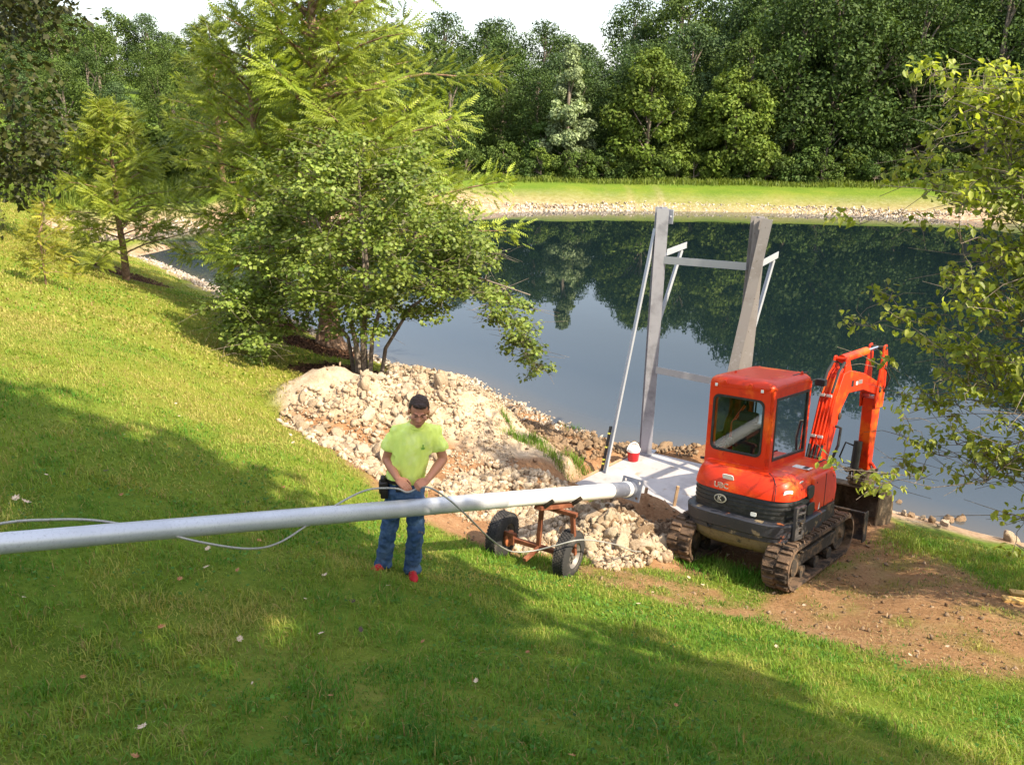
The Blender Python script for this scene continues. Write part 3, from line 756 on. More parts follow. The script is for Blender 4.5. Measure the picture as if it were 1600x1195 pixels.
for i in range(270):
    d = Vector((rs.gauss(0, 1), rs.gauss(0, 1), rs.gauss(0, 1))).normalized() * rs.uniform(.30, 1) ** .5
    c = Vector((.10 + d.x * (2.6 if d.x < 0 else 2.45), d.y * 2.2, 3.05 + d.z * 2.0)); c.z -= max(0, abs(c.x) - 1.4) * .34
    if c.z < 1.05 + rs.random() * .35: continue
    if c.x > 1.5 and c.z > 4.1: continue
    cl.append((c.x, c.y, c.z, rs.uniform(.26, .48)))
for i in range(85):      # long drooping limb over the water
    s = rs.random(); cl.append((1.4 + 2.3 * s + rs.gauss(0, .16), -.3 + rs.gauss(0, .45), 2.35 - .25 * s - 1.35 * s ** 3 + rs.gauss(0, .30) + (.25 if s < .6 else -.1 * rs.random()), rs.uniform(.20, .34)))
for i in range(60):
    cl.append((-1.3 - rs.random() * 1.6, rs.gauss(0, .8), .75 + rs.random() * 1.3, rs.uniform(.24, .38)))
st = [([(0, 0, -.1), (-.04, 0, .8), (-.3, .1, 2.0), (-.9, .3, 3.6)], .075, .02), ([(.1, .06, -.1), (.1, .05, 1.0), (.2, .2, 2.4), (.1, .1, 4.4)], .085, .02), ([(.2, -.02, -.1), (.3, .0, 1.0), (.7, -.1, 2.2), (1.4, -.2, 3.4)], .06, .02),
      ([(.42, .05, -.1), (.55, .05, .7), (1.1, .0, 1.6), (2.2, -.2, 2.35), (3.5, -.3, 1.95)], .055, .012), ([(-.1, .1, -.1), (-.22, .1, .9), (-.9, .0, 1.9), (-2.2, -.2, 2.4)], .05, .012), ([(.05, .15, -.1), (.1, .4, 1.2), (.0, 1.0, 2.8), (-.2, 1.5, 4.0)], .05, .015)]
leafy('leafy_tree', RB.x, RB.y, 'spreading multi stemmed tree with heart shaped leaves behind the rubble heap', cl, st, 36000, (.055, .105), ((.10, .160, .022), (.24, .29, .06)), M_BARK, up=1.1, flat=.5, width=.95, six=False, shell=.1, limb_r=.006)

# dark tree cutting in on the left edge
def big_oak(name, x, y, h, rx, label, cols, nclump, nleaf, leaf, seed, base=.15, zb=None, sy=1.0, shell=.3):
    rs = random.Random(seed); cl = []
    for i in range(nclump):
        s = (i + .5) / nclump; prof = math.sin(math.pi * (.14 + s * .80)) ** .6; a = rs.uniform(0, 6.28); r = rx * prof * math.sqrt(rs.uniform(.15, 1))
        cl.append((r * math.cos(a), r * math.sin(a) * sy, h * (base + (1 - base) * s) - .3, rx * rs.uniform(.20, .34)))
    st = [([(0, 0, -.3), (.1, 0, h * .2), (0, .1, h * .5), (.1, 0, h * .85)], .03 * h, .04)]
    for k in range(5):
        a = k * 1.26; st.append(([(0, 0, h * .22), (math.cos(a) * rx * .4, math.sin(a) * rx * .4, h * .45), (math.cos(a) * rx * .75, math.sin(a) * rx * .75, h * .62)], .012 * h, .03))
    return leafy(name, x, y, label, cl, st, nleaf, leaf, cols, M_BARKD, up=.5, flat=.75, width=.7, shell=shell, zb=zb)
big_oak('oak_tree', -16.0, 23.5, 11.5, 4.1, 'large dark leafy tree cutting into the left edge of the picture', ((.030, .036, .010), (.075, .078, .022)), 110, 20000, (.14, .24), 41, .02)  # leaf colours darkened to carry the shade over this tree
# trees standing behind and to the right of the viewer; they shade the near lawn
big_oak('oak_tree', 6.0, -1.4, 12.6, 3.5, 'broad oak on the upper lawn behind the viewer whose shade covers the near grass', ((.04, .07, .015), (.09, .13, .03)), 130, 9000, (.34, .52), 43, .14, shell=.2)
big_oak('oak_tree', 11.5, -6.5, 13.5, 4.2, 'second oak on the upper lawn further behind the viewer', ((.04, .07, .015), (.09, .13, .03)), 90, 6000, (.40, .60), 44, .12, shell=.2)

# birch reaching in from the right edge
bx, by = 7.3, 8.2
rs = random.Random(52); cl = []; bz = th(bx, by)
lims = [((1440, 150), 9.6), ((1510, 110), 9.3), ((1470, 235), 9.8), ((1375, 300), 9.6), ((1450, 320), 9.2), ((1400, 330), 9.9), ((1480, 420), 9.4), ((1420, 430), 9.9), ((1400, 500), 9.5), ((1470, 560), 9.2), ((1390, 610), 9.4), ((1420, 640), 9.6),
        ((1375, 735), 8.9), ((1500, 630), 9.1), ((1560, 720), 8.9), ((1585, 800), 8.7), ((1540, 480), 9.0), ((1560, 330), 9.5), ((1580, 200), 9.5), ((1590, 560), 9.0), ((1450, 700), 9.0), ((1500, 170), 9.0), ((1545, 140), 9.2), ((1585, 120), 9.6), ((1530, 260), 9.6), ((1500, 300), 9.0), ((1570, 400), 9.2), ((1520, 380), 9.6), ((1460, 470), 9.2), ((1530, 560), 9.4), ((1570, 640), 9.2), ((1480, 640), 9.4), ((1430, 560), 9.3), ((1420, 380), 9.5)]
st = [([(0, 0, -.2), (.05, 0, 2), (-.1, .1, 5), (.1, 0, 9)], .10, .03), ([(.2, .1, -.2), (.5, .1, 2.5), (.9, .2, 6)], .08, .03)]
hung = []
for (pp, Y) in lims:
    p = pixd(pp[0], pp[1], Y) - Vector((bx, by, bz)); a = Vector((0, 0, min(max(.8, p.z - .1), 5.5)))
    pts = limb_path(a, p, .10, 7); st.append((pts, .013, .003))
    for k in range(20 if pp[0] > 1435 else 9):
        s = rs.uniform(.10, 1.04); i = min(int(s * 6), 5); q = pts[i].lerp(pts[i + 1], min(s * 6 - i, 1.2))
        cl.append((q.x + rs.gauss(0, .22), q.y + rs.gauss(0, .3), q.z + rs.gauss(-.06, .14), rs.uniform(.16, .30)))
for i in range(120):
    cl.append((rs.uniform(.7, 3.2), rs.uniform(-2.0, 1.6), rs.uniform(2.0, 6), rs.uniform(.3, .5)))
leafy('birch_tree', bx, by, 'birch with drooping sunlit branches reaching in from the right edge', cl, st, 25000, (.06, .112), ((.17, .23, .022), (.38, .42, .085)), M_BARK, lm=attr_mat('birch leaf', .45, .5, .4), up=.7, flat=.6, width=.62, six=True, shell=.1, droop=(0, 0, -.8), limb_r=.003)
# ------------------------------------------------------------------ mini excavator
M_RED = mat('red orange paint', (.68, .036, .005), .40, 0, .3, [(1.7, (.80, .115, .008), .50, .62), (7, (.52, .026, .008), .56, .68), (26, (.45, .020, .006), .60, .74), (70, (.40, .16, .08), .70, .78)], (60, .06, .01), coat=.08)
M_BLK = mat('black plastic', (.014, .014, .016), .45, 0, .5, [(9, (.05, .047, .045), .5, .75)])
M_CW = mat('worn counterweight paint', (.030, .031, .042), .5, 0, .5, [(2.6, (.25, .19, .12), .58, .62), (3.1, (.36, .10, .030), .58, .64), (30, (.10, .08, .06), .55, .75)], (40, .15, .01))
M_CWB = mat('tan mud and worn paint', (.21, .155, .085), .75, 0, .3, [(3, (.035, .033, .036), .56, .60), (25, (.12, .085, .05), .5, .7)], (40, .3, .01))
M_STEELD = mat('dark muddy steel', (.045, .036, .030), .75, .2, .4, [(6, (.16, .105, .065), .48, .62), (40, (.24, .17, .11), .6, .75)], (35, .5, .02))
M_RUB = mat('muddy track rubber', (.040, .031, .026), .9, 0, .2, [(5, (.165, .105, .070), .38, .55), (30, (.23, .16, .11), .58, .75)], (45, .6, .02))
M_BUCK = mat('muddy bucket steel', (.13, .085, .050), .8, .1, .3, [(5, (.27, .19, .12), .45, .65), (25, (.06, .04, .03), .55, .72)], (25, .5, .02))
M_MUD = mat('dry mud', (.26, .185, .12), .95, 0, .1, [(14, (.14, .09, .055), .4, .65)], (20, .9, .04))
M_HOSE = mat('black hose', (.018, .017, .018), .5)
M_CHROME = mat('chrome', (.75, .75, .76), .12, 1)
M_SEAT = mat('black seat cloth', (.012, .012, .013), .85)
M_WHITE = mat('white sticker', (.78, .78, .76), .45, 0, .5, [(30, (.55, .55, .54), .62, .7)])
M_SILV = mat('silver letters', (.62, .60, .58), .3, .6)
M_YEL = mat('yellow paint', (.75, .48, .03), .5)
def glass_mat(name, tint=(.86, .92, .92)):
    m = bpy.data.materials.new(name); m.use_nodes = True; t = m.node_tree; N = t.nodes; N.remove(N['Principled BSDF'])
    tr = N.new('ShaderNodeBsdfTransparent'); tr.inputs['Color'].default_value = (*tint, 1)
    gl = N.new('ShaderNodeBsdfGlossy'); gl.inputs['Roughness'].default_value = .02
    fr = N.new('ShaderNodeFresnel'); fr.inputs['IOR'].default_value = 1.5
    mx = N.new('ShaderNodeMixShader'); t.links.new(fr.outputs[0], mx.inputs[0]); t.links.new(tr.outputs[0], mx.inputs[1]); t.links.new(gl.outputs[0], mx.inputs[2])
    t.links.new(mx.outputs[0], N['Material Output'].inputs[0]); return m
M_GLASS = glass_mat('cab glass')
EXO = empty('mini_excavator', (EXC.x, EXC.y, EXC.z), (-R(EX_PITCH), -R(EX_ROLL), -R(EX_HEAD)), 'red orange mini excavator with closed cab and muddy rubber tracks beside the pond', 'excavator')

# tracks
def oval(y0, y1, zc, r, n=12):
    pts = []
    for i in range(n + 1):
        a = math.pi / 2 + math.pi * i / n; pts.append((y0 + r * math.cos(a), zc + r * math.sin(a)))
    for i in range(n + 1):
        a = -math.pi / 2 + math.pi * i / n; pts.append((y1 + r * math.cos(a), zc + r * math.sin(a)))
    return pts
def perim(pts, step):
    P = [Vector((a, b)) for a, b in pts]; P.append(P[0]); out = []; acc = 0
    for a, b in zip(P[:-1], P[1:]):
        L = (b - a).length; d = acc
        while d < L:
            out.append((a + (b - a) * d / L, (b - a).normalized())); d += step
        acc = d - L
    return out
def track(sx):
    xc = .66 * sx; w2 = .17
    b = MB(); o = oval(-.84, .86, .30, .275); i_ = oval(-.84, .86, .30, .235); n = len(o)
    rings = [[(xc - w2, y, z) for y, z in i_], [(xc - w2, y, z) for y, z in o], [(xc + w2, y, z) for y, z in o], [(xc + w2, y, z) for y, z in i_]]
    b.rings(rings + [rings[0]], cap=False)
    tb = b.build('track', M_RUB, EXO, smooth=True)
    lg = MB()
    for k, (p, d) in enumerate(perim(oval(-.84, .86, .30, .275), .088)):
        nrm = Vector((d.y, -d.x)); c = p + nrm * .012
        M = Matrix(((1, 0, 0), (0, d.x, nrm.x), (0, d.y, nrm.y)))
        for off in (-.083, .083):
            sh = .022 if (k % 2) == (off > 0) else -.004
            lg.box((xc + off, c.x + d.x * sh, c.y + d.y * sh), (.158, .046, .036), M, .8)
    lo = lg.build('tread_lugs', M_RUB, tb); lo['kind'] = 'stuff'
    f = MB(); f.box((xc, 0, .30), (.15, 1.35, .17)); f.box((xc + .05 * sx, 0, .415), (.14, 1.1, .03)); f.build('track_frame', M_STEELD, tb, bevel=.015)
    for y in (-.45, 0, .45):
        r = MB(); r.lathe((xc - .1, y, .13), (1, 0, 0), [(0, .03), (.005, .085), (.06, .085), (.065, .06), (.135, .06), (.14, .085), (.195, .085), (.2, .03)], 16); r.build('roller', M_STEELD, tb, smooth=True)
    s = MB(); s.lathe((xc - .09, -.84, .30), (1, 0, 0), [(0, .05), (.01, .22), (.17, .22), (.18, .12), (.23, .11), (.24, .03)], 20); s.build('sprocket', M_STEELD, tb, smooth=True)
    s = MB(); s.lathe((xc - .08, .86, .30), (1, 0, 0), [(0, .05), (.01, .225), (.05, .235), (.11, .235), (.15, .225), (.16, .07), (.19, .05)], 20); s.build('idler', M_STEELD, tb, smooth=True)
    return tb
track(1); track(-1)
b = MB(); b.box((0, 0, .36), (1.1, .8, .20)); b.lathe((0, 0, .42), (0, 0, 1), [(0, .45), (.02, .47), (.10, .47), (.12, .42)], 28); b.build('undercarriage', M_STEELD, EXO, bevel=.02)
# dozer blade
b = MB()
pr = [(1.40, .06), (1.46, .12), (1.475, .28), (1.45, .46), (1.42, .46), (1.44, .28), (1.43, .13), (1.37, .07)]
pr = [(a + .08, c_) for a, c_ in pr]
b.prism(pr, -.86, .86, 'x'); b.box((.86, 1.51, .26), (.02, .16, .44)); b.box((-.86, 1.51, .26), (.02, .16, .44)); b.box((0, 1.50, .455), (1.72, .05, .03))
bl = b.build('dozer_blade', M_STEELD, EXO, bevel=.006)
for sx in (-1, 1):
    b = MB(); b.beam((.30 * sx, .45, .30), (.38 * sx, 1.40, .24), .09, .13); b.build('blade_arm', M_STEELD, bl, bevel=.01)

# upper structure (own pivot so that it can be slewed)
UP = [0.0, 0.0, 0.0]
def outline(off=0.0, yf=.60, n=28, rear=.66, wid=.70):
    P = [(wid - off, yf - off), (wid - off, -.15)]
    for i in range(n + 1):
        a = math.pi / 2 * (1 - 2 * i / n); s, c = math.sin(a), math.cos(a)
        P.append(((wid - off) * math.copysign(abs(s) ** .50, s), -.30 - (rear - off) * abs(c) ** .50))
    P += [(-wid + off, -.15), (-wid + off, yf - off)]
    return P
def loft(levels, name, m, parent, smooth=True, ang=35, bevel=0, **kw):
    b = MB(); b.rings([[(x, y, z) for x, y in outline(o, **kw)] for z, o in levels]); return b.build(name, m, parent, smooth=smooth, ang=ang, bevel=bevel)
cw = loft([(.575, .0), (.585, -.018), (.64, -.02), (.655, -.038), (.80, -.05), (.815, -.035), (.822, .04)], 'counterweight', M_CW, EXO, rear=.70, wid=.715, yf=.10)
loft([(.37, .20), (.38, .13), (.43, .06), (.50, .015), (.577, .0)], 'counterweight_base', M_CWB, EXO, rear=.70, wid=.715, yf=.10)
def arc_pt(s, off):
    """point on the rear outline; s in -1..1 across the back"""
    P = outline(off, rear=.70, wid=.715); k = (s + 1) / 2; Q = P[2:-2][::-1]; f = k * (len(Q) - 1); i = min(int(f), len(Q) - 2)
    a = Vector(Q[i]); c = Vector(Q[i + 1]); p = a.lerp(c, f - i); t = (c - a).normalized(); return p, t, Vector((t.y, -t.x))
def on_rear(s, z, off, w_, h_, th_, name, m, parent=None, tilt=0.0):
    p, t, nn = arc_pt(s, off); b = MB()
    M = Matrix(((t.x, nn.x, 0), (t.y, nn.y, 0), (0, 0, 1))) @ Matrix.Rotation(tilt, 3, 'X')
    b.box((p.x, p.y, z), (w_, th_, h_), M); return b.build(name, m, parent or EXO, bevel=min(w_, h_) * .12)
p, t, nn = arc_pt(-.10, -.02); b = MB(); b.lathe((p.x - nn.x * .08, p.y - nn.y * .08, .635), (nn.x, nn.y, 0), [(0, .030), (.083, .030), (.088, .040), (.094, .040), (.094, .031), (.05, .030)], 18); b.build('exhaust_hole', M_BLK, cw, smooth=True)
for s_ in (-.86, .72):
    on_rear(s_, .555, .02, .17, .07, .06, 'tie_slot', M_BLK, cw)
# engine hood: black grille band below, red cover above
loft([(.80, .03), (.82, .012), (1.06, .020), (1.095, .035)], 'grille', M_BLK, EXO)
for k in range(4):
    b = MB(); z = .86 + k * .055; b.rings([[(x, y, z) for x, y in outline(.006)[3:-3]], [(x, y, z + .012) for x, y in outline(.006)[3:-3]], [(x, y, z + .012) for x, y in outline(.024)[3:-3]], [(x, y, z) for x, y in outline(.024)[3:-3]], [(x, y, z) for x, y in outline(.006)[3:-3]]], cap=False, closed=False)
    b.build('grille_slat', M_BLK, EXO)
hood = loft([(1.085, .012), (1.095, .0), (1.16, .008), (1.24, .026), (1.31, .058), (1.345, .09), (1.365, .13), (1.372, .20), (1.372, .30)], 'engine_hood', M_RED, EXO, ang=50)
b = MB()      # dark seam between the hood and the right side cover
b.tube([(.50, -.925, 1.10), (.50, -.915, 1.18), (.49, -.885, 1.28), (.43, -.83, 1.352), (.32, -.72, 1.376)], .006, 6); b.build('hood_seam', M_BLK, hood)
# right side: red cover over black skirt, oval vents
b = MB(); b.prism([(-.22, .50), (.62, .50), (.66, .62), (.62, .80), (-.22, .80)], .60, .705, 'x'); b.build('side_skirt', M_STEELD, EXO, bevel=.02)
b = MB(); b.prism([(-.25, .80), (.60, .80), (.64, 1.0), (.58, 1.18), (.40, 1.30), (-.25, 1.30)], .30, .712, 'x'); b.build('side_cover', M_RED, EXO, bevel=.05, seg=4)
b = MB()
for (y, z, ry, rz) in ((-.30, 1.13, .10, .085), (-.26, .90, .12, .085)):
    pts = [(y + ry * math.copysign(abs(math.cos(a)) ** .6, math.cos(a)), z + rz * math.copysign(abs(math.sin(a)) ** .6, math.sin(a))) for a in [i * math.pi / 10 for i in range(20)]]
    b.prism(pts, .66, .717, 'x')
b.build('side_vent', M_BLK, EXO, bevel=.006)
for zz in (.93,):
    b = MB(); b.box((.7135, .18, 1.05), (.004, .012, .46)); b.box((.7135, .30, .83), (.004, .55, .010)); b.build('panel_gap', M_BLK, EXO)
for (y, z) in ((-.12, .86), (.50, .86), (-.12, 1.22), (.45, 1.20), (.12, .84)):
    b = MB(); b.lathe((.708, y, z), (1, 0, 0), [(0, .014), (.008, .012)], 8); b.build('panel_bolt', M_STEELD, EXO)
# ladder like step plate at the right rear corner
p, t, nn = arc_pt(.80, -.06); M = Matrix(((t.x, nn.x, 0), (t.y, nn.y, 0), (0, 0, 1))); b = MB()
def LB_(u, z, w_, h_, th_=.045): b.box(Vector((p.x, p.y, z)) + M @ Vector((u, .0, 0)), (w_, th_, h_), M)
LB_(-.09, .84, .035, .42); LB_(.09, .84, .035, .42)
for z, hh in ((1.035, .03), (.955, .03), (.87, .035), (.76, .05), (.66, .06)): LB_(0, z, .15, hh)
for z in (.81, .71): LB_(-.05, z, .05, .06); LB_(.05, z, .05, .06)
b.build('step_bracket', mat('scuffed grey steel', (.075, .068, .070), .55, .2, .4, [(9, (.19, .13, .09), .56, .66)]), EXO, bevel=.006)
p, t, nn = arc_pt(-.985, -.05); b = MB(); b.tube([(p.x + .01, p.y + .05, .74), (p.x + .0, p.y + .05, 1.02), (p.x + .02, p.y + .12, 1.06), (p.x + .03, p.y + .20, 1.02), (p.x + .03, p.y + .2, .78)], .03, 8); b.build('corner_guard', M_BLK, EXO, smooth=True)
# emblem, letters, stickers
def on_hood(s, z, off, name, w_, h_, m=M_WHITE, tilt=0.0, bev=None):
    p, t, nn = arc_pt(s, off); b = MB(); M = Matrix(((t.x, nn.x, 0), (t.y, nn.y, 0), (0, 0, 1))) @ Matrix.Rotation(tilt, 3, 'X')
    ex_ = 1.0 if bev else .35
    pts = [(w_ / 2 * math.copysign(abs(math.cos(a)) ** ex_, math.cos(a)), h_ / 2 * math.copysign(abs(math.sin(a)) ** ex_, math.sin(a))) for a in [(i + .5) * math.pi / 10 for i in range(20)]]
    vs = []
    for d in (-.004, .004): vs += [Vector((p.x, p.y, z)) + M @ Vector((x, d, y)) for x, y in pts]
    n = len(pts); b.add(vs, [tuple(range(n)), tuple(range(2 * n - 1, n - 1, -1))] + [(i, i + n, (i + 1) % n + n, (i + 1) % n) for i in range(n)])
    o = b.build(name, m, hood); return o, p, t, nn, M
def text_mesh(txt, size, depth=.004):
    cu = bpy.data.curves.new('t', 'FONT'); cu.body = txt; cu.size = size; cu.extrude = depth; cu.align_x = 'CENTER'; cu.align_y = 'CENTER'; cu.offset = size * .02
    o = bpy.data.objects.new('t', cu); me = evaluated(o); bpy.data.objects.remove(o); bpy.data.curves.remove(cu); return me
HOFF = .037
def place_text(txt, s, z, off, size, m, parent, tilt):
    p, t, nn = arc_pt(s, off); me = text_mesh(txt, size)
    M = Matrix(((t.x, nn.x, 0), (t.y, nn.y, 0), (0, 0, 1))) @ Matrix.Rotation(tilt, 3, 'X') @ Matrix.Rotation(R(90), 3, 'X')
    me.transform(Matrix.Translation((p.x, p.y, z)) @ M.to_4x4()); return link('lettering', me, parent, m)
place_text('UBC', -.06, 1.155, HOFF - .007, .10, M_SILV, hood, R(-6))
on_hood(-.04, 1.265, HOFF + .026, 'sticker', .15, .095, tilt=R(-22))
on_hood(.62, 1.19, HOFF + .005, 'sticker', .13, .085, tilt=R(-12))
on_hood(-.92, 1.23, HOFF + .016, 'sticker', .075, .08, tilt=R(-16))
on_hood(.10, .885, HOFF - .006, 'sticker', .075, .05)
on_hood(.93, 1.27, HOFF + .03, 'sticker', .10, .07, tilt=R(-20))
o, p, t, nn, M = on_hood(-.06, .985, HOFF - .005, 'emblem', .17, .115, M_SILV, bev=1)
o2, *_ = on_hood(-.06, .985, HOFF - .0095, 'emblem_face', .14, .085, M_BLK, bev=1)
place_text('K', -.06, .985, HOFF - .017, .085, M_SILV, hood, 0)
b = MB(); b.box((.50, -.12, 1.375), (.22, .14, .006)); b.build('sticker', M_WHITE, hood)
b = MB(); b.box((.55, -.12, 1.380), (.06, .11, .004)); b.build('sticker_print', M_BLK, hood)
b = MB(); b.prism([(-.02, .84), (.03, .84), (.015, .93)], .708, .7165, 'x'); b.build('sticker', M_WHITE, hood)
# hand rail on the right side cover
b = MB(); b.tube([(.55, .28, 1.29), (.55, .28, 1.37), (.55, .50, 1.37), (.55, .50, 1.28)], .012, 8); b.build('grab_rail', M_BLK, EXO, smooth=True)

# cab
CX0, CX1, CY0, CY1, CZ0, CZ1 = -.66, .23, -.60, .66, 1.30, 2.38
def rrect(x0, x1, z0, z1, r, n=5):
    P = []
    for cx, cz, a0 in ((x1 - r, z1 - r, 0), (x0 + r, z1 - r, 90), (x0 + r, z0 + r, 180), (x1 - r, z0 + r, 270)):
        for i in range(n + 1):
            a = R(a0 + 90 * i / n); P.append((cx + r * math.cos(a), cz + r * math.sin(a)))
    return P
def framed(outer, inner, d0, d1, axis, name, m, parent, bevel=.008):
    """a wall with an opening; outer and inner have the same number of points"""
    def P(a, b_, d): return {'x': (d, a, b_), 'y': (a, d, b_)}[axis]
    b = MB(); b.rings([[P(a, c, d0) for a, c in outer], [P(a, c, d1) for a, c in outer], [P(a, c, d1) for a, c in inner], [P(a, c, d0) for a, c in inner], [P(a, c, d0) for a, c in outer]], cap=False)
    return b.build(name, m, parent, bevel=bevel)
def pane(inner, d, axis, name, parent, m=None):
    def P(a, b_, d): return {'x': (d, a, b_), 'y': (a, d, b_)}[axis]
    b = MB(); n = len(inner); b.add([P(a, c, d - .003) for a, c in inner] + [P(a, c, d + .003) for a, c in inner], [tuple(range(n)), tuple(range(2 * n - 1, n - 1, -1))]); return b.build(name, m or M_GLASS, parent)
def scalepoly(P, k):
    cx = sum(a for a, _ in P) / len(P); cz = sum(c for _, c in P) / len(P); return [(cx + (a - cx) * k, cz + (c - cz) * k) for a, c in P]
b = MB(); b.box(((CX0 + CX1) / 2, .06, CZ0 - .012), (CX1 - CX0 - .10, CY1 - CY0 - .14, .03)); cab = b.build('cab', M_BLK, EXO)
for (x, y) in ((CX0 + .06, CY0 + .06), (CX1 - .06, CY0 + .06), (CX1 - .04, CY1 - .04), (CX0 + .04, CY1 - .04)):
    b = MB(); b.tube([(x, y, CZ0 - (.35 if y > 0 else .0)), (x, y, CZ0 + .3), (x, y, CZ1)], [.063, .06, .056] if y < 0 else [.045, .045, .045], 16); b.build('cab_post', M_RED, cab, smooth=True)
ro = rrect(CX0 + .03, CX1 - .03, CZ0 - .02, CZ1, .05); ri = rrect(CX0 + .09, CX1 - .10, CZ0 + .21, CZ1 - .14, .08)
rw = framed(ro, ri, CY0, CY0 + .045, 'y', 'rear_window', M_RED, cab, .006)
framed(scalepoly(ri, 1.012), scalepoly(ri, .935), CY0 - .008, CY0 + .02, 'y', 'window_seal', M_BLK, rw, .004); pane(scalepoly(ri, .95), CY0 + .012, 'y', 'pane', rw)
so = [(CY0 + .05, CZ1), (CY0 + .05, CZ0 + .0), (CY1 - .05, CZ0 + .0), (CY1 - .05, CZ1)]
def dens(P, n=6):
    out = []
    for i in range(len(P)):
        a = Vector(P[i]); c = Vector(P[(i + 1) % len(P)])
        for k in range(n): out.append(tuple(a.lerp(c, k / n)))
    return out
sinn = [(CY0 + .13, CZ1 - .11), (CY0 + .13, CZ0 + .16), (CY1 - .09, CZ0 + .12), (CY1 - .09, CZ1 - .11)]
for xs, nm in ((CX1 - .045, 'right_window'), (CX0 + .0, 'left_window')):
    sw = framed(dens(so), dens(sinn), xs, xs + .045, 'x', 'side_window', M_RED, cab, .006)
    framed(dens(scalepoly(sinn, 1.01)), dens(scalepoly(sinn, .93)), xs - .004, xs + .05, 'x', 'window_seal', M_BLK, sw, .003); pane(dens(scalepoly(sinn, .95)), xs + .03, 'x', 'pane', sw)
    b = MB(); b.box((xs + .022, CY1 - .12, (CZ0 + CZ1) / 2 + .02), (.03, .035, CZ1 - CZ0 - .25)); b.build('window_bar', M_BLK, sw)
fo = rrect(CX0 + .04, CX1 - .04, CZ0 - .4, CZ1, .04); fi = rrect(CX0 + .09, CX1 - .09, CZ0 - .2, CZ1 - .09, .06)
fw = framed(fo, fi, CY1 - .045, CY1, 'y', 'front_window', M_BLK, cab, .006); pane(fi, CY1 - .02, 'y', 'pane', fw)
b = MB(); b.box(((CX0 + CX1) / 2, .12, CZ0 - .1), (CX1 - CX0 - .12, 1.1, .35)); b.build('cab_floor', M_BLK, cab)
b = MB(); b.rings([[(x, y, CZ0 - .03) for x, y in rrect(CX0 - .01, CX1 + .01, CY0 - .02, CY1 - .3, .10)], [(x, y, CZ0 + .05) for x, y in rrect(CX0 - .008, CX1 + .008, CY0 - .016, CY1 - .3, .09)], [(x, y, CZ0 + .085) for x, y in rrect(CX0 + .01, CX1 - .01, CY0 + .004, CY1 - .3, .08)]]); b.build('cab_base', M_RED, cab, smooth=True, ang=40)
b = MB(); lev = [(CZ1 - .03, .005), (CZ1 + .01, -.012), (CZ1 + .05, .0), (CZ1 + .082, .035), (CZ1 + .10, .10), (CZ1 + .105, .2)]
b.rings([[(x, y, z + (0 if o_ < .09 else .006)) for x, y in rrect(CX0 + o_, CX1 - o_, CY0 - .01 + o_, CY1 + .01 - o_, max(.13 - o_ * .3, .03), 6)] for z, o_ in lev])
rf = b.build('roof', M_RED, cab, smooth=True, ang=50)
b = MB(); b.box((CX1 - .17, .13, CZ1 + .103), (.035, .86, .022)); b.box((CX0 + .17, .13, CZ1 + .103), (.035, .86, .022)); b.build('roof_rib', M_RED, rf, bevel=.008)
b = MB(); b.box((CX1 - .10, CY1 - .2, CZ1 + .10), (.02, .5, .02)); b.build('roof_gutter', M_BLK, rf, bevel=.004)
for x in (CX0 + .24, CX1 - .30):
    b = MB(); b.prism([(x - .05, CZ1 + .005), (x + .05, CZ1 + .005), (x + .012, CZ1 + .06), (x - .012, CZ1 + .06)], CY0 - .035, CY0 + .05, 'y'); b.build('lifting_eye', M_RED, rf, bevel=.006)
for x in (CX0 + .12, CX1 - .14):
    b = MB(); b.box((x, CY0 - .018, CZ1 - .015), (.036, .01, .04)); b.build('sticker', M_WHITE, rf, bevel=.003)
for x, y in ((CX0 + .2, CY0 + .35), (CX1 - .08, CY1 - .2)):
    b = MB(); b.lathe((x, y, CZ1 + .09), (0, 0, 1), [(0, .025), (.03, .018), (.05, .006)], 10); b.build('roof_bolt', M_RED, rf)
# inside the cab
b = MB(); b.prism([(-.20, 1.30), (-.30, 1.62), (-.34, 1.86), (-.26, 1.88), (-.16, 1.62), (-.04, 1.44), (.24, 1.44), (.26, 1.30)], -.43, .03, 'x'); seat = b.build('seat', M_SEAT, cab, bevel=.05, seg=3)
b = MB(); b.box((-.20, -.30, 1.94), (.27, .09, .15)); b.build('headrest', M_SEAT, seat, bevel=.04, seg=3)
for x in (-.50, .10):
    b = MB(); b.box((x, .05, 1.52), (.11, .42, .10)); b.tube([(x, .22, 1.56), (x, .24, 1.70)], .018, 8); b.build('armrest', M_BLK, seat, bevel=.02)
b = MB(); b.tube([(-.58, -.02, 1.42), (-.58, .02, 1.75), (-.55, .30, 1.95)], .02, 8); b.build('cab_bar', M_RED, cab, smooth=True)
b = MB(); b.tube([(-.52, .60, 1.62), (-.52, .60, 1.98), (-.46, .60, 2.04), (-.40, .60, 1.98), (-.40, .60, 1.64)], .013, 8); b.build('grab_handle', M_BLK, cab, smooth=True)
b = MB(); b.tube([(CX0 - .02, CY0 + .10, CZ0 + .03), (CX0 - .08, CY0 + .08, CZ0 + .03)], .018, 8); b.build('door_stop', M_BLK, cab)
b = MB(); b.box((CX1 + .09, CY1 + .06, CZ1 - .02), (.13, .10, .09)); b.tube([(CX1 - .03, CY1 - .03, CZ1 + .0), (CX1 + .09, CY1 + .06, CZ1 + .03)], .012, 6); b.build('work_light', M_BLK, cab, bevel=.02)

def FY(y): return y if y < .9 else .9 + (y - .9) * .90
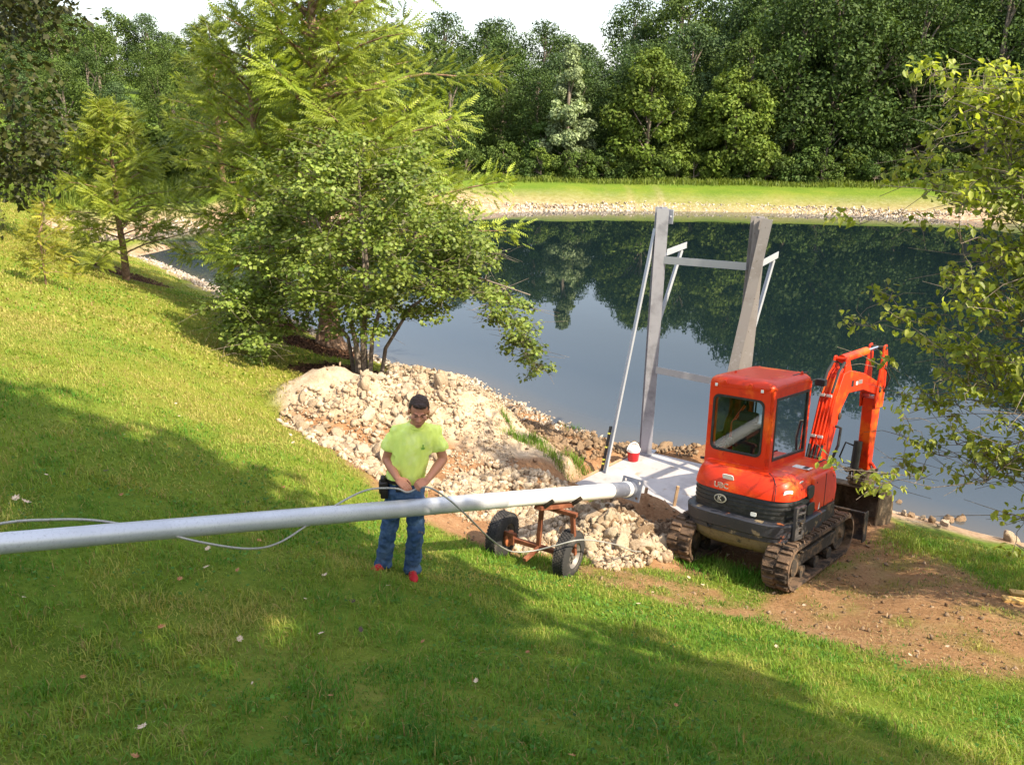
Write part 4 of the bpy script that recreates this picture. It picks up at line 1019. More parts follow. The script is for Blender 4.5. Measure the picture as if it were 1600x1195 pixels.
# boom, arm, bucket: a plane at x = BX
_build = MB.build
def _bb(self, *k, **q):
    self.v = [(v[0] - .15 + .10 * (max(v[1], .6) - .8), FY(v[1]), v[2] + (.16 * min(1, (v[2] - 1.0) / 1.0) if v[2] > 1.0 else (.0 if v[1] < 2 else .24 * min(1, max(0, (1.0 - v[2]) / .4))))) for v in self.v]
    return _build(self, *k, **q)
MB.build = _bb
BX = .42
def slab(poly, w_, name, m, parent, bevel=.012, x=BX): b = MB(); b.prism(poly, x - w_ / 2, x + w_ / 2, 'x'); return b.build(name, m, parent, bevel=bevel)
slab([(.45, .66), (.88, .66), (.95, .82), (.88, 1.0), (.60, 1.02), (.45, .9)], .26, 'swing_bracket', M_RED, EXO, .03)
BOOM = [(.74, .80), (.90, .80), (1.13, 1.32), (1.36, 1.80), (1.56, 1.98), (2.05, 1.98), (2.62, 1.86), (2.68, 1.95), (2.64, 2.03), (2.05, 2.22), (1.52, 2.31), (1.30, 2.27), (1.08, 1.92), (.90, 1.42), (.72, .92)]
boom = slab(BOOM, .205, 'boom', M_RED, EXO, .014)
b = MB(); b.prism([(.905, 1.42), (1.085, 1.92), (1.30, 2.275), (1.33, 2.25), (1.11, 1.89), (.93, 1.40)], BX - .115, BX + .115, 'x'); b.build('boom_plate', M_RED, boom, bevel=.005)
# hydraulic lines on the back of the boom
for k in range(4):
    x = BX - .072 + k * .048
    b = MB(); b.tube([(x, .70, 1.02), (x, .86, 1.44), (x, 1.04, 1.93), (x, 1.24, 2.27), (x, 1.34, 2.335)], .012, 8); b.build('hydraulic_line', M_RED, boom, smooth=True)
for (y, z) in ((.885, 1.50), (1.045, 1.98)):
    for dx in (-.048, .048):
        b = MB(); b.box((BX + dx, y - .012, z), (.075, .03, .035), Matrix.Rotation(R(-20), 3, 'X')); b.build('line_clamp', M_SILV, boom, bevel=.004)
for k, (x, y0_) in enumerate(((BX - .07, 0), (BX - .02, .02), (BX + .04, .0), (BX + .09, .03))):
    b = MB(); b.tube([(x, .845 + y0_, 1.40), (x + .01, .77, 1.24), (x - .02, .70, 1.02), (x - .03, .66, .85)], .020, 8); b.build('hose', M_HOSE, boom, smooth=True)
for k, x in enumerate((BX - .08, BX + .075)):
    b = MB(); b.tube([(x, 1.05, 2.02), (x, 1.20, 2.30), (x, 1.36, 2.42), (x, 1.52, 2.40)], .019, 8); b.build('hose', M_HOSE, boom, smooth=True)
b = MB(); b.tube([(BX + .13, 1.13, 1.62), (BX + .20, 1.16, 1.60), (BX + .22, 1.08, 1.40), (BX + .17, .98, 1.16), (BX + .10, .93, 1.12)], .019, 8); b.build('hose', M_HOSE, boom, smooth=True)
for (y0_, y1_, z0_, z1_, m_) in ((1.60, 1.68, 2.06, 2.15, M_BLK), (1.84, 1.98, 2.08, 2.14, mat('grey decal', (.20, .16, .16), .5)), (1.76, 1.82, 2.075, 2.125, M_WHITE)):
    b = MB(); b.box((BX + .1035, (y0_ + y1_) / 2, (z0_ + z1_) / 2), (.004, y1_ - y0_, z1_ - z0_)); b.build('decal', m_, boom)
for (y, z) in ((.80, .86), (2.62, 1.95), (1.30, 1.72)):
    b = MB(); b.lathe((BX - .125, y, z), (1, 0, 0), [(0, .03), (.01, .045), (.24, .045), (.25, .03)], 14); b.build('pivot_boss', M_STEELD, boom, smooth=True)
# boom cylinder below
b = MB(); b.tube([(BX, .93, .78), (BX, 1.25, 1.35)], .055, 14); b.tube([(BX, 1.25, 1.35), (BX, 1.42, 1.72)], .028, 12); b.build('boom_cylinder', M_RED, boom, smooth=True)
# arm cylinder on top
b = MB()
for sx in (-1, 1): b.prism([(1.34, 2.25), (1.62, 2.25), (1.50, 2.44), (1.46, 2.50), (1.40, 2.50), (1.38, 2.44)], BX + sx * .085 - .012, BX + sx * .085 + .012, 'x')
b.tube([(BX - .10, 1.44, 2.46), (BX + .10, 1.44, 2.46)], .028, 12); b.build('cylinder_bracket', M_RED, boom, bevel=.004)
b = MB(); b.tube([(BX, 1.44, 2.46), (BX, 2.26, 2.52)], .058, 16); b.build('arm_cylinder', M_RED, boom, smooth=True)
b = MB(); b.tube([(BX, 2.26, 2.52), (BX, 2.66, 2.545)], .026, 12); b.build('piston_rod', M_CHROME, boom, smooth=True)
ARM = [(2.50, 1.86), (2.56, 2.10), (2.64, 2.58), (2.72, 2.60), (2.78, 2.45), (2.82, 2.0), (2.80, 1.6), (2.72, .62), (2.66, .56), (2.59, .60), (2.56, 1.2)]
b = MB()
for sx in (-1, 1): b.prism(ARM[:6] + [(2.80, 1.7), (2.52, 1.7)], BX + sx * .105 - .014, BX + sx * .105 + .014, 'x')
arm = b.build('arm', M_RED, EXO, bevel=.004)
slab([(2.53, 1.82), (2.81, 1.82), (2.80, 1.6), (2.72, .62), (2.66, .55), (2.59, .60), (2.54, 1.2)], .165, 'arm_box', M_RED, arm, .012)
b = MB(); b.tube([(BX - .13, 2.62, 1.94), (BX + .13, 2.62, 1.94)], .04, 14); b.tube([(BX - .13, 2.68, 2.545), (BX + .13, 2.68, 2.545)], .03, 12); b.build('pivot_pin', M_STEELD, arm, smooth=True)
b = MB(); b.tube([(BX - .05, 2.47, 1.25), (BX - .06, 2.44, .62)], .062, 14); b.build('bucket_cylinder', M_HOSE, arm, smooth=True)
b = MB(); b.tube([(BX - .06, 2.44, .66), (BX - .06, 2.44, .48)], .03, 10); b.build('piston_rod', M_CHROME, arm, smooth=True)
b = MB(); b.tube([(BX - .07, 2.44, 1.18), (BX - .20, 2.38, 1.22), (BX - .26, 2.36, 1.02), (BX - .20, 2.38, .84), (BX - .08, 2.42, .82)], .013, 8); b.build('hose', M_HOSE, arm, smooth=True)
b = MB(); b.tube([(BX + .11, 2.72, 2.30), (BX + .19, 2.76, 2.1), (BX + .13, 2.76, 1.9)], .014, 8); b.build('hose', M_HOSE, arm, smooth=True)
for sx in (-1, 1):
    b = MB(); b.beam((BX + sx * .115, 2.62, .92), (BX + sx * .115, 2.80, .60), .025, .06); b.build('bucket_link', M_RED, arm, bevel=.006)
b = MB(); b.tube([(BX - .16, 2.66, .58), (BX + .17, 2.66, .58)], .04, 12); b.tube([(BX - .15, 2.80, .60), (BX + .15, 2.80, .60)], .035, 12); b.build('pivot_pin', M_STEELD, arm, smooth=True)
# quick coupler with mud, then the bucket
b = MB()
for sx in (-1, 1): b.prism([(2.40, .42), (2.44, .60), (2.60, .66), (2.78, .66), (2.88, .52), (2.84, .36), (2.52, .34)], BX + sx * .11 - .018, BX + sx * .11 + .018, 'x')
b.box((BX, 2.64, .42), (.22, .36, .10)); cpl = b.build('coupler', M_BUCK, EXO, bevel=.008)
b = MB()
for i in range(16):
    v, f = ROCKS[i % 10]; s_ = random.uniform(.04, .085); c_ = (BX + random.uniform(-.20, .17), 2.55 + random.uniform(-.18, .25), .50 + random.uniform(-.10, .14))
    b.add([Vector(c_) + Vector(q) * s_ for q in v], [tuple(q) for q in f])
b.build('mud_clods', M_MUD, cpl)['kind'] = 'stuff'
bw = .36
back = [(2.44, .36), (2.62, .38), (2.84, .30), (2.97, .10), (2.98, -.12), (2.88, -.30), (2.68, -.40), (2.40, -.44)]
inn = [(2.44, .335), (2.61, .352), (2.82, .275), (2.942, .09), (2.95, -.11), (2.86, -.275), (2.67, -.375), (2.40, -.425)]
b = MB(); b.prism(back + inn[::-1], BX - bw, BX + bw, 'x'); bk_ = b.build('bucket', M_BUCK, EXO, bevel=.003)
side = back + [(2.34, -.40), (2.36, -.1), (2.40, .2)]
for sx in (-1, 1): b = MB(); b.prism(side, BX + sx * bw - .012, BX + sx * bw + .012, 'x'); b.build('bucket_side', M_BUCK, bk_, bevel=.004)
for k in range(4):
    x = BX - .24 + k * .16; b = MB(); b.prism([(2.42, -.45), (2.42, -.41), (2.26, -.43)], x - .03, x + .03, 'x'); b.build('bucket_tooth', M_STEELD, bk_)
b = MB()
for i in range(26):
    v, f = ROCKS[i % 10]; s_ = random.uniform(.04, .09); c_ = (BX + random.uniform(-.25, .25), 2.62 + random.uniform(-.22, .22), -.34 + random.uniform(-.03, .05))
    b.add([Vector(c_) + Vector(q) * s_ for q in v], [tuple(q) for q in f])
b.build('earth_load', M_MUD, bk_)['kind'] = 'stuff'

MB.build = _build
# ------------------------------------------------------------------ work site: slab, steel frame, heaps, pole, trailer
M_CONC = mat('fresh concrete', (.37, .345, .35), .85, 0, .2, [(2.2, (.46, .43, .435), .42, .62), (5, (.34, .27, .22), .58, .72), (16, (.24, .18, .14), .64, .74), (60, (.46, .42, .40), .6, .75)], (60, .25, .01))
M_WOOD = mat('form board wood', (.42, .28, .17), .8, 0, .2, [(8, (.28, .17, .10), .45, .65)], (40, .3, .005))
M_WOODY = mat('yellow pine board', (.52, .33, .12), .75, 0, .2, [(10, (.40, .22, .07), .5, .7)])
M_GALV = mat('galvanised steel', (.38, .38, .43), .45, .35, .5, [(3, (.25, .25, .285), .45, .65), (14, (.46, .46, .50), .6, .72)], (40, .12, .004))
M_GALVR = mat('stained steel beam', (.30, .275, .27), .6, .25, .4, [(2.0, (.25, .225, .215), .50, .64), (11, (.39, .375, .385), .58, .7), (26, (.10, .07, .055), .64, .70)], (40, .2, .004))
M_GALVB = mat('bright galvanised angle', (.43, .44, .48), .42, .2, .5, [(8, (.40, .41, .45), .5, .65)])
PC = sum(PAD, Vector()) / 4
cs = PAD; b = MB()
lo = [Vector((p.x, p.y, -.1)) for p in cs]; hi = [Vector((p.x, p.y, .34)) for p in cs]
b.add(lo + hi, [(0, 1, 2, 3), (4, 5, 6, 7), (0, 1, 5, 4), (1, 2, 6, 5), (2, 3, 7, 6), (3, 0, 4, 7)])
slabo = b.build('concrete_slab', M_CONC, None, bevel=.012); setp(slabo, 'pale concrete slab poured beside the water under the steel frame', 'slab')
def board(a, c, z, h_, t_, name, par, m=M_WOOD):
    b = MB(); a = Vector(a); c = Vector(c); d = (c - a).normalized(); n = Vector((d.y, -d.x, 0)); mid = (a + c) / 2
    M = Matrix(((d.x, n.x, 0), (d.y, n.y, 0), (0, 0, 1))); b.box((mid.x, mid.y, z), ((c - a).length, t_, h_), M); return b.build(name, m, par, bevel=.004)
def off(a, c, k): d = (c - a).normalized(); return Vector((d.y, -d.x, 0)) * k
e01 = off(PAD[0], PAD[1], -.022); e30 = off(PAD[3], PAD[0], -.022)
board(PAD[0] + e01, PAD[1] + e01, .27, .18, .036, 'form_board', slabo); board(PAD[3] + e30, PAD[0] + e30, .27, .18, .036, 'form_board', slabo, mat('grey form board', (.50, .46, .42), .8))
for (px, py, h_) in ((1004, 790, .30), (1051, 795, .38)):
    p = pix(px, py, .22) ; q = p - Vector((0, .12, 0)); z0 = th(q.x, q.y); b = MB()
    b.box((q.x, q.y, z0 - .1 + (h_ + .2) / 2), (.045, .045, h_ + .2), Matrix.Rotation(R(6), 3, 'Y'))
    setp(b.build('wooden_stake', M_WOOD, None, bevel=.004), 'short wooden stake holding the slab form, ' + ('behind the round pole flange' if px < 1030 else 'nearest to the excavator'), 'stake')

# --- steel frame
A = pix(1008, 706, .34); ax = (PAD[2] - PAD[1]).normalized(); Bx = A + ax * 1.62
fw_ = Vector((-ax.y, ax.x, 0))              # towards the pond
FR = empty('steel_portal', (A.x, A.y, .34), (0, 0, 0), 'grey steel frame of two tall posts with cross bars on the slab', 'steel portal')
def ib(base, h_, w_, dpt, m, name, par, tf=.014, tw=.010, leanx=0.0, ux=None):
    """I beam, flanges across ux"""
    ux = ux or fw_; uy = Vector((-ux.y, ux.x, 0)); base = base - A; b = MB(); top = Vector((leanx, 0, h_))
    for s_ in (-1, 1):
        c = base + uy * s_ * (dpt / 2 - tf / 2); pts = [c + ux * sx * w_ / 2 + uy * sy * tf / 2 for sx, sy in ((-1, -1), (1, -1), (1, 1), (-1, 1))]
        b.rings([pts, [p + top for p in pts]])
    pts = [base + ux * sx * tw / 2 + uy * sy * (dpt / 2 - tf) for sx, sy in ((-1, -1), (1, -1), (1, 1), (-1, 1))]
    b.rings([pts, [p + top for p in pts]]); o = b.build(name, m, par); return o
PH = 4.38
d45 = (fw_ * .5 + ax * .866).normalized()
ib(A, PH, .20, .21, M_GALV, 'post', FR, ux=d45)
ib(Bx, PH - .02, .21, .22, M_GALVR, 'post', FR, ux=d45)
# broad raking channel lying against the right post
def chan(p0, p1, w_, h_, m, name, par, face): 
    p0 = Vector(p0) - A; p1 = Vector(p1) - A; d = (p1 - p0).normalized(); x = d.cross(Vector(face)).normalized(); y = x.cross(d); b = MB(); t_ = .012
    M = Matrix((x, y, d)).transposed(); L = (p1 - p0).length; c = (p0 + p1) / 2
    b.box(c, (w_, t_, L), M)
    for s_ in (-1, 1): b.box(c + x * s_ * (w_ / 2 - t_ / 2) - y * (h_ / 2 + t_ / 2 + .0005), (t_, h_, L - .002), M)
    return b.build(name, m, par)
towards = Vector((-Bx.x, -Bx.y, 0)).normalized()
chan(Bx + towards * .40 - ax * .40 + Vector((0, 0, 0)), Bx + towards * .15 + ax * .13 + Vector((0, 0, PH - .02)), .16, .05, M_GALVR, 'raking_channel', FR, towards)
def angle(p0, p1, w_, m, name, par, up=(0, 0, 1)):
    p0 = Vector(p0) - A; p1 = Vector(p1) - A; d = (p1 - p0).normalized(); x = d.cross(Vector(up)).normalized(); y = x.cross(d); M = Matrix((x, y, d)).transposed(); c = (p0 + p1) / 2; L = (p1 - p0).length
    b = MB(); b.box(c, (w_, .008, L), M); b.box(c + x * (w_ / 2 - .004) + y * (w_ / 2 + .0045), (.008, w_, L - .001), M); return b.build(name, m, par)
def V(base, z, a=0.0, f=0.0): return base + Vector((0, 0, z)) + ax * a + fw_ * f
angle(V(A, 3.47, .11), V(Bx, 3.52, -.11), .115, M_GALVB, 'cross_bar', FR); angle(V(A, 1.54, .11), V(Bx, 1.52, -.11), .115, M_GALVB, 'cross_bar', FR)
for base in (A, Bx):
    angle(V(base, 3.58, .05, .10), V(base, 3.58, .05, 1.05), .10, M_GALVB, 'bracket_arm', FR)
    angle(V(base, 2.45, .05, .10), V(base, 3.54, .05, .92), .075, M_GALVB, 'bracket_brace', FR)
b = MB(); q = V(A, PH - .14, .13, .04) - A; b.box(q, (.012, .12, .24), Matrix.Rotation(math.atan2(fw_.y, fw_.x), 3, 'Z')); b.box(q + fw_ * .0 + ax * .02, (.05, .03, .03)); b.build('lug_plate', M_GALVB, FR, bevel=.004)
LBp = pix(946, 737, .34)
angle(LBp, V(A, PH - .35, -.10), .07, M_GALVB, 'raking_brace', FR, (-.5, -1, .2))
for base in (A, Bx):
    b = MB(); q = base - A; b.box((q.x, q.y, .008), (.32, .32, .016), Matrix.Rotation(math.atan2(ax.y, ax.x), 3, 'Z')); b.build('base_plate', M_GALV, FR, bevel=.003)
# spirit level strapped to the foot of the brace
dv = (V(A, PH - .35, -.10) - LBp).normalized(); LV = empty('spirit_level', tuple(LBp), (0, 0, 0), 'long black spirit level with yellow marks standing against the leaning steel brace', 'level')
sd = Vector((-ax.x, -ax.y, 0)) * .075 + Vector((0, -.03, 0))
b = MB(); b.beam(sd + dv * .02, sd + dv * .80, .028, .06); b.build('body', mat('black level', (.012, .012, .013), .5), LV, bevel=.003)
for f in (.13, .20, .42, .66):
    b = MB(); b.beam(sd + dv * f, sd + dv * (f + .028), .034, .066); b.build('vial', mat('yellow vial', (.65, .62, .10), .35), LV)

# --- drink cooler
CO = pix(989, 719, .34); CJ = empty('drink_cooler', tuple(CO), (0, 0, .4), 'small red drink cooler with white lid and handle on the slab', 'cooler')
M_CRED = mat('red cooler plastic', (.55, .010, .016), .35); M_CWH = mat('white cooler plastic', (.80, .80, .80), .35)
b = MB(); b.lathe((0, 0, 0), (0, 0, 1), [(0, .085), (.01, .092), (.17, .108), (.18, .108)], 28); b.build('body', M_CRED, CJ, smooth=True)
b = MB(); b.lathe((0, 0, .18), (0, 0, 1), [(0, .112), (.012, .117), (.05, .117), (.06, .108), (.085, .085), (.09, .05), (.11, .048), (.115, .02)], 28); b.build('lid', M_CWH, CJ, smooth=True)
b = MB(); b.tube([(.118 * math.cos(a), .02, .205 + .125 * math.sin(a)) for a in [math.pi * i / 12 for i in range(13)]], .009, 8); b.build('handle', M_CWH, CJ, smooth=True)
for s_ in (-1, 1):
    b = MB(); b.lathe((.108 * s_, .02, .205), (s_, 0, 0), [(0, .018), (.018, .016)], 12); b.build('hinge', M_CWH, CJ)

# --- heaps of broken clay and stone; big clods are parts, crumbs are stuff
ROCKME = []
for k, (v, f) in enumerate(CRAGS):
    for j in range(3):
        cc = [(.68, .545, .40), (.55, .41, .285), (.37, .25, .16)][j]
        me = np_mesh('stone', v, f, 3, False, None, np.tile(np.array(cc), (len(v), 1)) * RNG.uniform(.88, 1.1, (len(v), 1))); me.materials.append(M_ROCK); ROCKME.append(me)
def heap(name, label, poly, n_big, smin, smax, n_small, dark=.15, cat='heap', sz_pow=1.6, cr=(.018, .085), cc=((.42, .30, .20), (.66, .53, .39)), fines=0):
    W = [hit(*p) for p in poly]; cx = sum(p.x for p in W) / len(W); cy = sum(p.y for p in W) / len(W); e = empty(name, (cx, cy, th(cx, cy)), (0, 0, 0), label, cat)
    xs = [p.x for p in W]; ys = [p.y for p in W]
    def pts(n, marg):
        out = []
        while len(out) < n:
            x = RNG.uniform(min(xs) - .2, max(xs) + .2, 4000); y = RNG.uniform(min(ys) - .2, max(ys) + .2, 4000); k = poly_sd(x, y, W) + vnoise(x, y, 1.8, 77, 3) * .3 < marg
            out += list(zip(x[k], y[k]))
        out = np.array(out[:n]); return out, terr(out[:, 0], out[:, 1])
    P, Z = pts(n_big, -.03); rs = random.Random(len(label))
    for i in range(n_big):
        s_ = smin + (smax - smin) * rs.random() ** sz_pow
        k = rs.randrange(10) * 3 + (0 if rs.random() > .42 + dark else (1 if rs.random() > dark else 2))
        o = bpy.data.objects.new('stone', ROCKME[k]); COL.objects.link(o); o.parent = e
        o.location = (P[i, 0] - cx, P[i, 1] - cy, Z[i] - e.location.z + s_ * rs.uniform(-.2, .3)); o.rotation_euler = (rs.uniform(0, 6.3), rs.uniform(0, 6.3), rs.uniform(0, 6.3)); o.scale = (s_ * rs.uniform(.8, 1.25), s_ * rs.uniform(.8, 1.15), s_ * rs.uniform(.65, 1))
    P, Z = pts(n_small, .06); S = cr[0] + (cr[1] - cr[0]) * RNG.random(n_small) ** 2.2
    o = scatter_rocks('crumbs', np.c_[P[:, 0] - cx, P[:, 1] - cy, Z - e.location.z + S * .3], S, ROCKS[:6], M_ROCK, colmix(n_small, cc[0], cc[1]), e); o['kind'] = 'stuff'
    if fines:
        P, Z = pts(fines, .03); S = RNG.uniform(.008, .03, fines)
        o = scatter_rocks('fines', np.c_[P[:, 0] - cx, P[:, 1] - cy, Z - e.location.z + S * .4 + .02], S, PEBS, M_ROCK, colmix(fines, cc[0], cc[1]), e); o['kind'] = 'stuff'
    return e
heap('rubble_heap', 'long heap of pale broken clay and stone behind the man', [(452, 652), (500, 612), (560, 592), (620, 574), (690, 584), (740, 604), (730, 640), (690, 680), (660, 735), (700, 765), (640, 772), (590, 750), (540, 715), (490, 688)], 300, .05, .155, 4800, .12, fines=5500)
heap('rubble_heap', 'heap of cream coloured rubble between the trailer and the excavator', [(800, 835), (830, 800), (900, 785), (960, 800), (1010, 815), (1060, 850), (1050, 882), (960, 888), (900, 870), (830, 862)], 290, .04, .12, 3000, .02, fines=3500)
heap('rubble_heap', 'narrow spill of small pale clods along the far side of the long pole', [(690, 770), (720, 742), (780, 735), (850, 752), (900, 765), (880, 790), (780, 800), (700, 800)], 150, .03, .10, 1800, .1)
heap('earth_heap', 'fine tan earth heap to the right of the man', [(690, 650), (730, 622), (780, 622), (815, 650), (800, 700), (770, 740), (700, 750), (680, 700)], 60, .02, .08, 6000, .05, sz_pow=2.5, cr=(.008, .03))
heap('earth_bank', 'dark clods of earth turned up along the front of the slab', [(890, 800), (930, 780), (1000, 800), (1075, 815), (1075, 850), (1010, 830), (940, 812)], 170, .03, .11, 2200, 1.0, cc=((.17, .105, .062), (.34, .23, .145)))
heap('earth_bank', 'brown clods of earth along the pond side of the slab', [(820, 660), (880, 668), (950, 690), (1010, 698), (1100, 712), (1100, 724), (1000, 712), (930, 715), (850, 690)], 150, .03, .12, 2000, 1.0, cc=((.19, .12, .072), (.38, .265, .17)))
# loose clods over the bare ground
n = 10000; x = RNG.uniform(-4.5, 8, n); y = RNG.uniform(6.5, 17, n); z = terr(x, y); k = (dirtmask(x, y) > .55) & (z > .02) & (poly_sd(x, y, PAD) > .05) & (np.hypot(x - EXC.x, y - EXC.y) > 0)
x, y, z = x[k], y[k], z[k]; S = .008 + .04 * RNG.random(len(x)) ** 5
setp(scatter_rocks('loose_clods', np.c_[x, y, z + S * .2], S, PEBS, M_ROCK, colmix(len(x), (.22, .135, .08), (.46, .33, .22))), 'loose crumbs of earth over the bare ground', 'clods', kind='stuff')
# shore stones near the right edge
rs = random.Random(8)
for i, (px, py, s_, c_) in enumerate([(1404, 794, .14, 2), (1413, 805, .11, 0), (1478, 822, .13, 0), (1484, 817, .17, 2), (1498, 819, .17, 2), (1466, 824, .09, 0), (1581, 846, .20, 1), (1390, 801, .09, 1), (1440, 812, .10, 1), (1456, 816, .12, 2), (1425, 808, .09, 2)]):
    p = hit(px, py); o = bpy.data.objects.new('shore_stone', ROCKME[(i % 10) * 3 + c_]); COL.objects.link(o); o.location = (p.x, p.y, p.z + s_ * .2); s_ *= .62; o.scale = (s_, s_, s_ * .8); o.rotation_euler = (rs.random() * 6, rs.random() * 6, rs.random() * 6)
    setp(o, ['dark round stone lying in the shallow water past the bucket', 'pale stone beside the dark one in the shallows', 'small pale stone before the pair of dark shore stones', 'left one of the pair of dark shore stones', 'right one of the pair of dark shore stones',
             'tiny pale stone at the edge of the shore grass', 'large brown stone at the right end of the shore', 'tan stone on the shore just right of the bucket', 'brown stone on the shore midway to the dark pair', 'grey stone left of the pair of dark shore stones', 'dark stone just behind the pale shallow water stone'][i], 'stone', 'stones along the waterline on the right')

# --- long grey pole with base flange
M_PIPE = mat('grey galvanised pole', (.50, .51, .57), .38, .35, .5, [(1.2, (.58, .59, .65), .4, .65), (60, (.42, .43, .48), .5, .7)], (120, .05, .002))
M_PIPEW = mat('pale pole coat', (.74, .73, .74), .4, .1, .5, [(2, (.66, .65, .67), .4, .7)])
M_PIPED = mat('dark galvanised flange', (.15, .16, .21), .5, .3, .5, [(9, (.23, .24, .29), .45, .65)])
PF = Vector((1.62, 10.62, 1.47)); PM = pixd(645, 793, 7.15); pd = (PF - PM).normalized()
# extend to the left beyond the frame, tapering
P_END = PM - pd * 5.6
PO = empty('light_pole', tuple(PF), (0, 0, 0), 'long tapered grey steel pole with a square base flange, propped on the trailer', 'pole')
LT = (PF - P_END).length; RB_, RE_ = .100, .052
def prad(s): return RB_ + (RE_ - RB_) * s / LT
b = MB(); ss = [.62, 1.0, 2.0, 3.05]; b.tube([-pd * s for s in ss], [prad(s) for s in ss], 32, False); b.build('pale_sleeve', M_PIPEW, PO, smooth=True)
b = MB(); ss = [3.05, 4, 5, 6, 7, 8, LT]; b.tube([-pd * s for s in ss], [prad(s) + .001 for s in ss], 32); b.build('shaft', M_PIPE, PO, smooth=True)
b = MB(); ss = [0, .2, .62]; b.tube([-pd * s for s in ss], [.098, .1, .0985], 32, False); b.build('dark_collar', M_PIPED, PO, smooth=True)
b = MB(); b.lathe(-pd * .20, pd, [(0, .1), (.01, .108), (.05, .108), (.06, .101), (.07, .106), (.09, .106), (.1, .1)], 32); b.build('weld_ring', M_PIPEW, PO, smooth=True)
# flange plate with four holes: built as a ring of quads round each hole is overkill, so a plate and four bolts seats
fx = pd.cross(Vector((0, 0, 1))).normalized(); fy = fx.cross(pd); MF = Matrix((fx, fy, pd)).transposed()
def plate_holes(sz, hole, hr, t_):
    b = MB(); n = 12; k = sz / 2
    for sx in (-1, 1):
        for sy in (-1, 1):
            hc = Vector((sx * hole, sy * hole)); x0, x1 = (0, k) if sx > 0 else (-k, 0); y0, y1 = (0, k) if sy > 0 else (-k, 0)
            outer = []; inner = []
            for i in range(16):
                a = 2 * math.pi * i / 16; d = Vector((math.cos(a), math.sin(a))); tx = ((x1 if d.x > 0 else x0) - hc.x) / d.x if abs(d.x) > 1e-6 else 1e9; ty = ((y1 if d.y > 0 else y0) - hc.y) / d.y if abs(d.y) > 1e-6 else 1e9
                outer.append(hc + d * min(tx, ty)); inner.append(hc + d * hr)
            # snap the corners
            for cxy in ((x0, y0), (x0, y1), (x1, y0), (x1, y1)):
                j = min(range(16), key=lambda q: (outer[q] - Vector(cxy)).length); outer[j] = Vector(cxy)
            r = [[(p.x, p.y, z) for p in q] for q, z in ((outer, 0), (outer, t_), (inner, t_), (inner, 0), (outer, 0))]; b.rings(r, cap=False)
    return b
pb = plate_holes(.30, .105, .022, .026)
ob = pb.build('base_flange', M_PIPED, PO, xf=Matrix.Translation(pd * .0) @ MF.to_4x4())
b = MB(); b.beam(-pd * 3.1 + Vector((0, 0, 0)), -pd * 3.085, .001, .001)
# --- two wheeled rusty pipe trailer
M_RUST = mat('rusty steel', (.17, .056, .028), .85, .1, .3, [(6, (.28, .105, .052), .48, .64), (30, (.14, .05, .03), .55, .7)], (40, .4, .006))
M_TYRE = mat('worn tyre rubber', (.035, .033, .034), .85, 0, .3, [(4, (.11, .095, .085), .5, .68)], (50, .25, .006))
M_RIM = mat('dusty steel rim', (.22, .20, .19), .55, .4, .4, [(10, (.32, .28, .25), .5, .7)])
wl = hit(788, 866); wr = hit(884, 895); mid = (wl + wr) / 2; axd = (wr - wl); axd.z = 0; axd.normalize(); fwd = Vector((-axd.y, axd.x, 0)); WR = .285; TR_W = (wr - wl).length + .06
zb = (wl.z + wr.z) / 2 - .02; slope = math.atan2(wr.z - wl.z, TR_W)
TRL = empty('pipe_trailer', (mid.x, mid.y, zb), (0, -slope, math.atan2(axd.y, axd.x)), 'two wheeled rusty trailer carrying the long grey pole', 'trailer')
def wheel(sx):
    xc = sx * TR_W / 2; w_ = .175; pr = [(-w_ / 2, .155), (-w_ / 2 - .004, .20), (-w_ / 2 + .005, .245), (-w_ / 2 + .022, .277), (-.03, .285), (.03, .285), (w_ / 2 - .022, .277), (w_ / 2 - .005, .245), (w_ / 2 + .004, .20), (w_ / 2, .155)]
    b = MB(); n = 40
    b.rings([[(xc + a, r * math.cos(2 * math.pi * j / n), WR + r * math.sin(2 * math.pi * j / n)) for j in range(n)] for a, r in pr], cap=False); ty = b.build('tyre', M_TYRE, TRL, smooth=True)
    b = MB()
    for r_ in range(5):
        for j in range(44):
            a = 2 * math.pi * (j + (r_ % 2) * .5) / 44; M = Matrix.Rotation(-a, 3, 'X') @ Matrix.Rotation(.35 * (1 if r_ % 2 else -1), 3, 'Y') if False else Matrix.Rotation(a, 3, 'X')
            c = Vector((xc - .058 + r_ * .029, 0, WR)) + M @ Vector((0, 0, .285)); b.box(c, (.021, .029, .014), M)
    t_ = b.build('tread', M_TYRE, ty); t_['kind'] = 'stuff'
    b = MB(); s_ = 1; prr = [(-.08, .158), (-.07, .14), (-.02, .135), (.055, .142), (.075, .158), (.078, .158), (.06, .135), (.035, .12), (.045, .08), (.05, .05), (.075, .045), (.08, .0)]
    b.rings([[(xc + a * s_, r * math.cos(2 * math.pi * j / 28), WR + r * math.sin(2 * math.pi * j / 28)) for j in range(28)] for a, r in prr], cap=False); rim = b.build('rim', M_RIM, TRL, smooth=True)
    b = MB()
    for j in range(8):
        a = 2 * math.pi * j / 8; b.lathe((xc + .030, .098 * math.cos(a), WR + .098 * math.sin(a)), (1, 0, 0), [(0, .020), (.016, .020)], 8)
    b.build('rim_slot', M_BLK, rim)
    b = MB()
    for j in range(5):
        a = 2 * math.pi * j / 5 + .2; b.lathe((xc + .045, .055 * math.cos(a), WR + .055 * math.sin(a)), (1, 0, 0), [(0, .011), (.02, .009)], 6)
    b.build('lug_nut', M_STEELD, rim)
wheel(-1); wheel(1)
hx = TR_W / 2
def rb(name, p0, p1, wx, wy): b = MB(); b.beam(p0, p1, wx, wy); return b.build(name, M_RUST, TRL, bevel=.004)
rb('axle', (-hx + .05, 0, WR - .02), (hx - .05, 0, WR - .02), .055, .055)
topz = 0
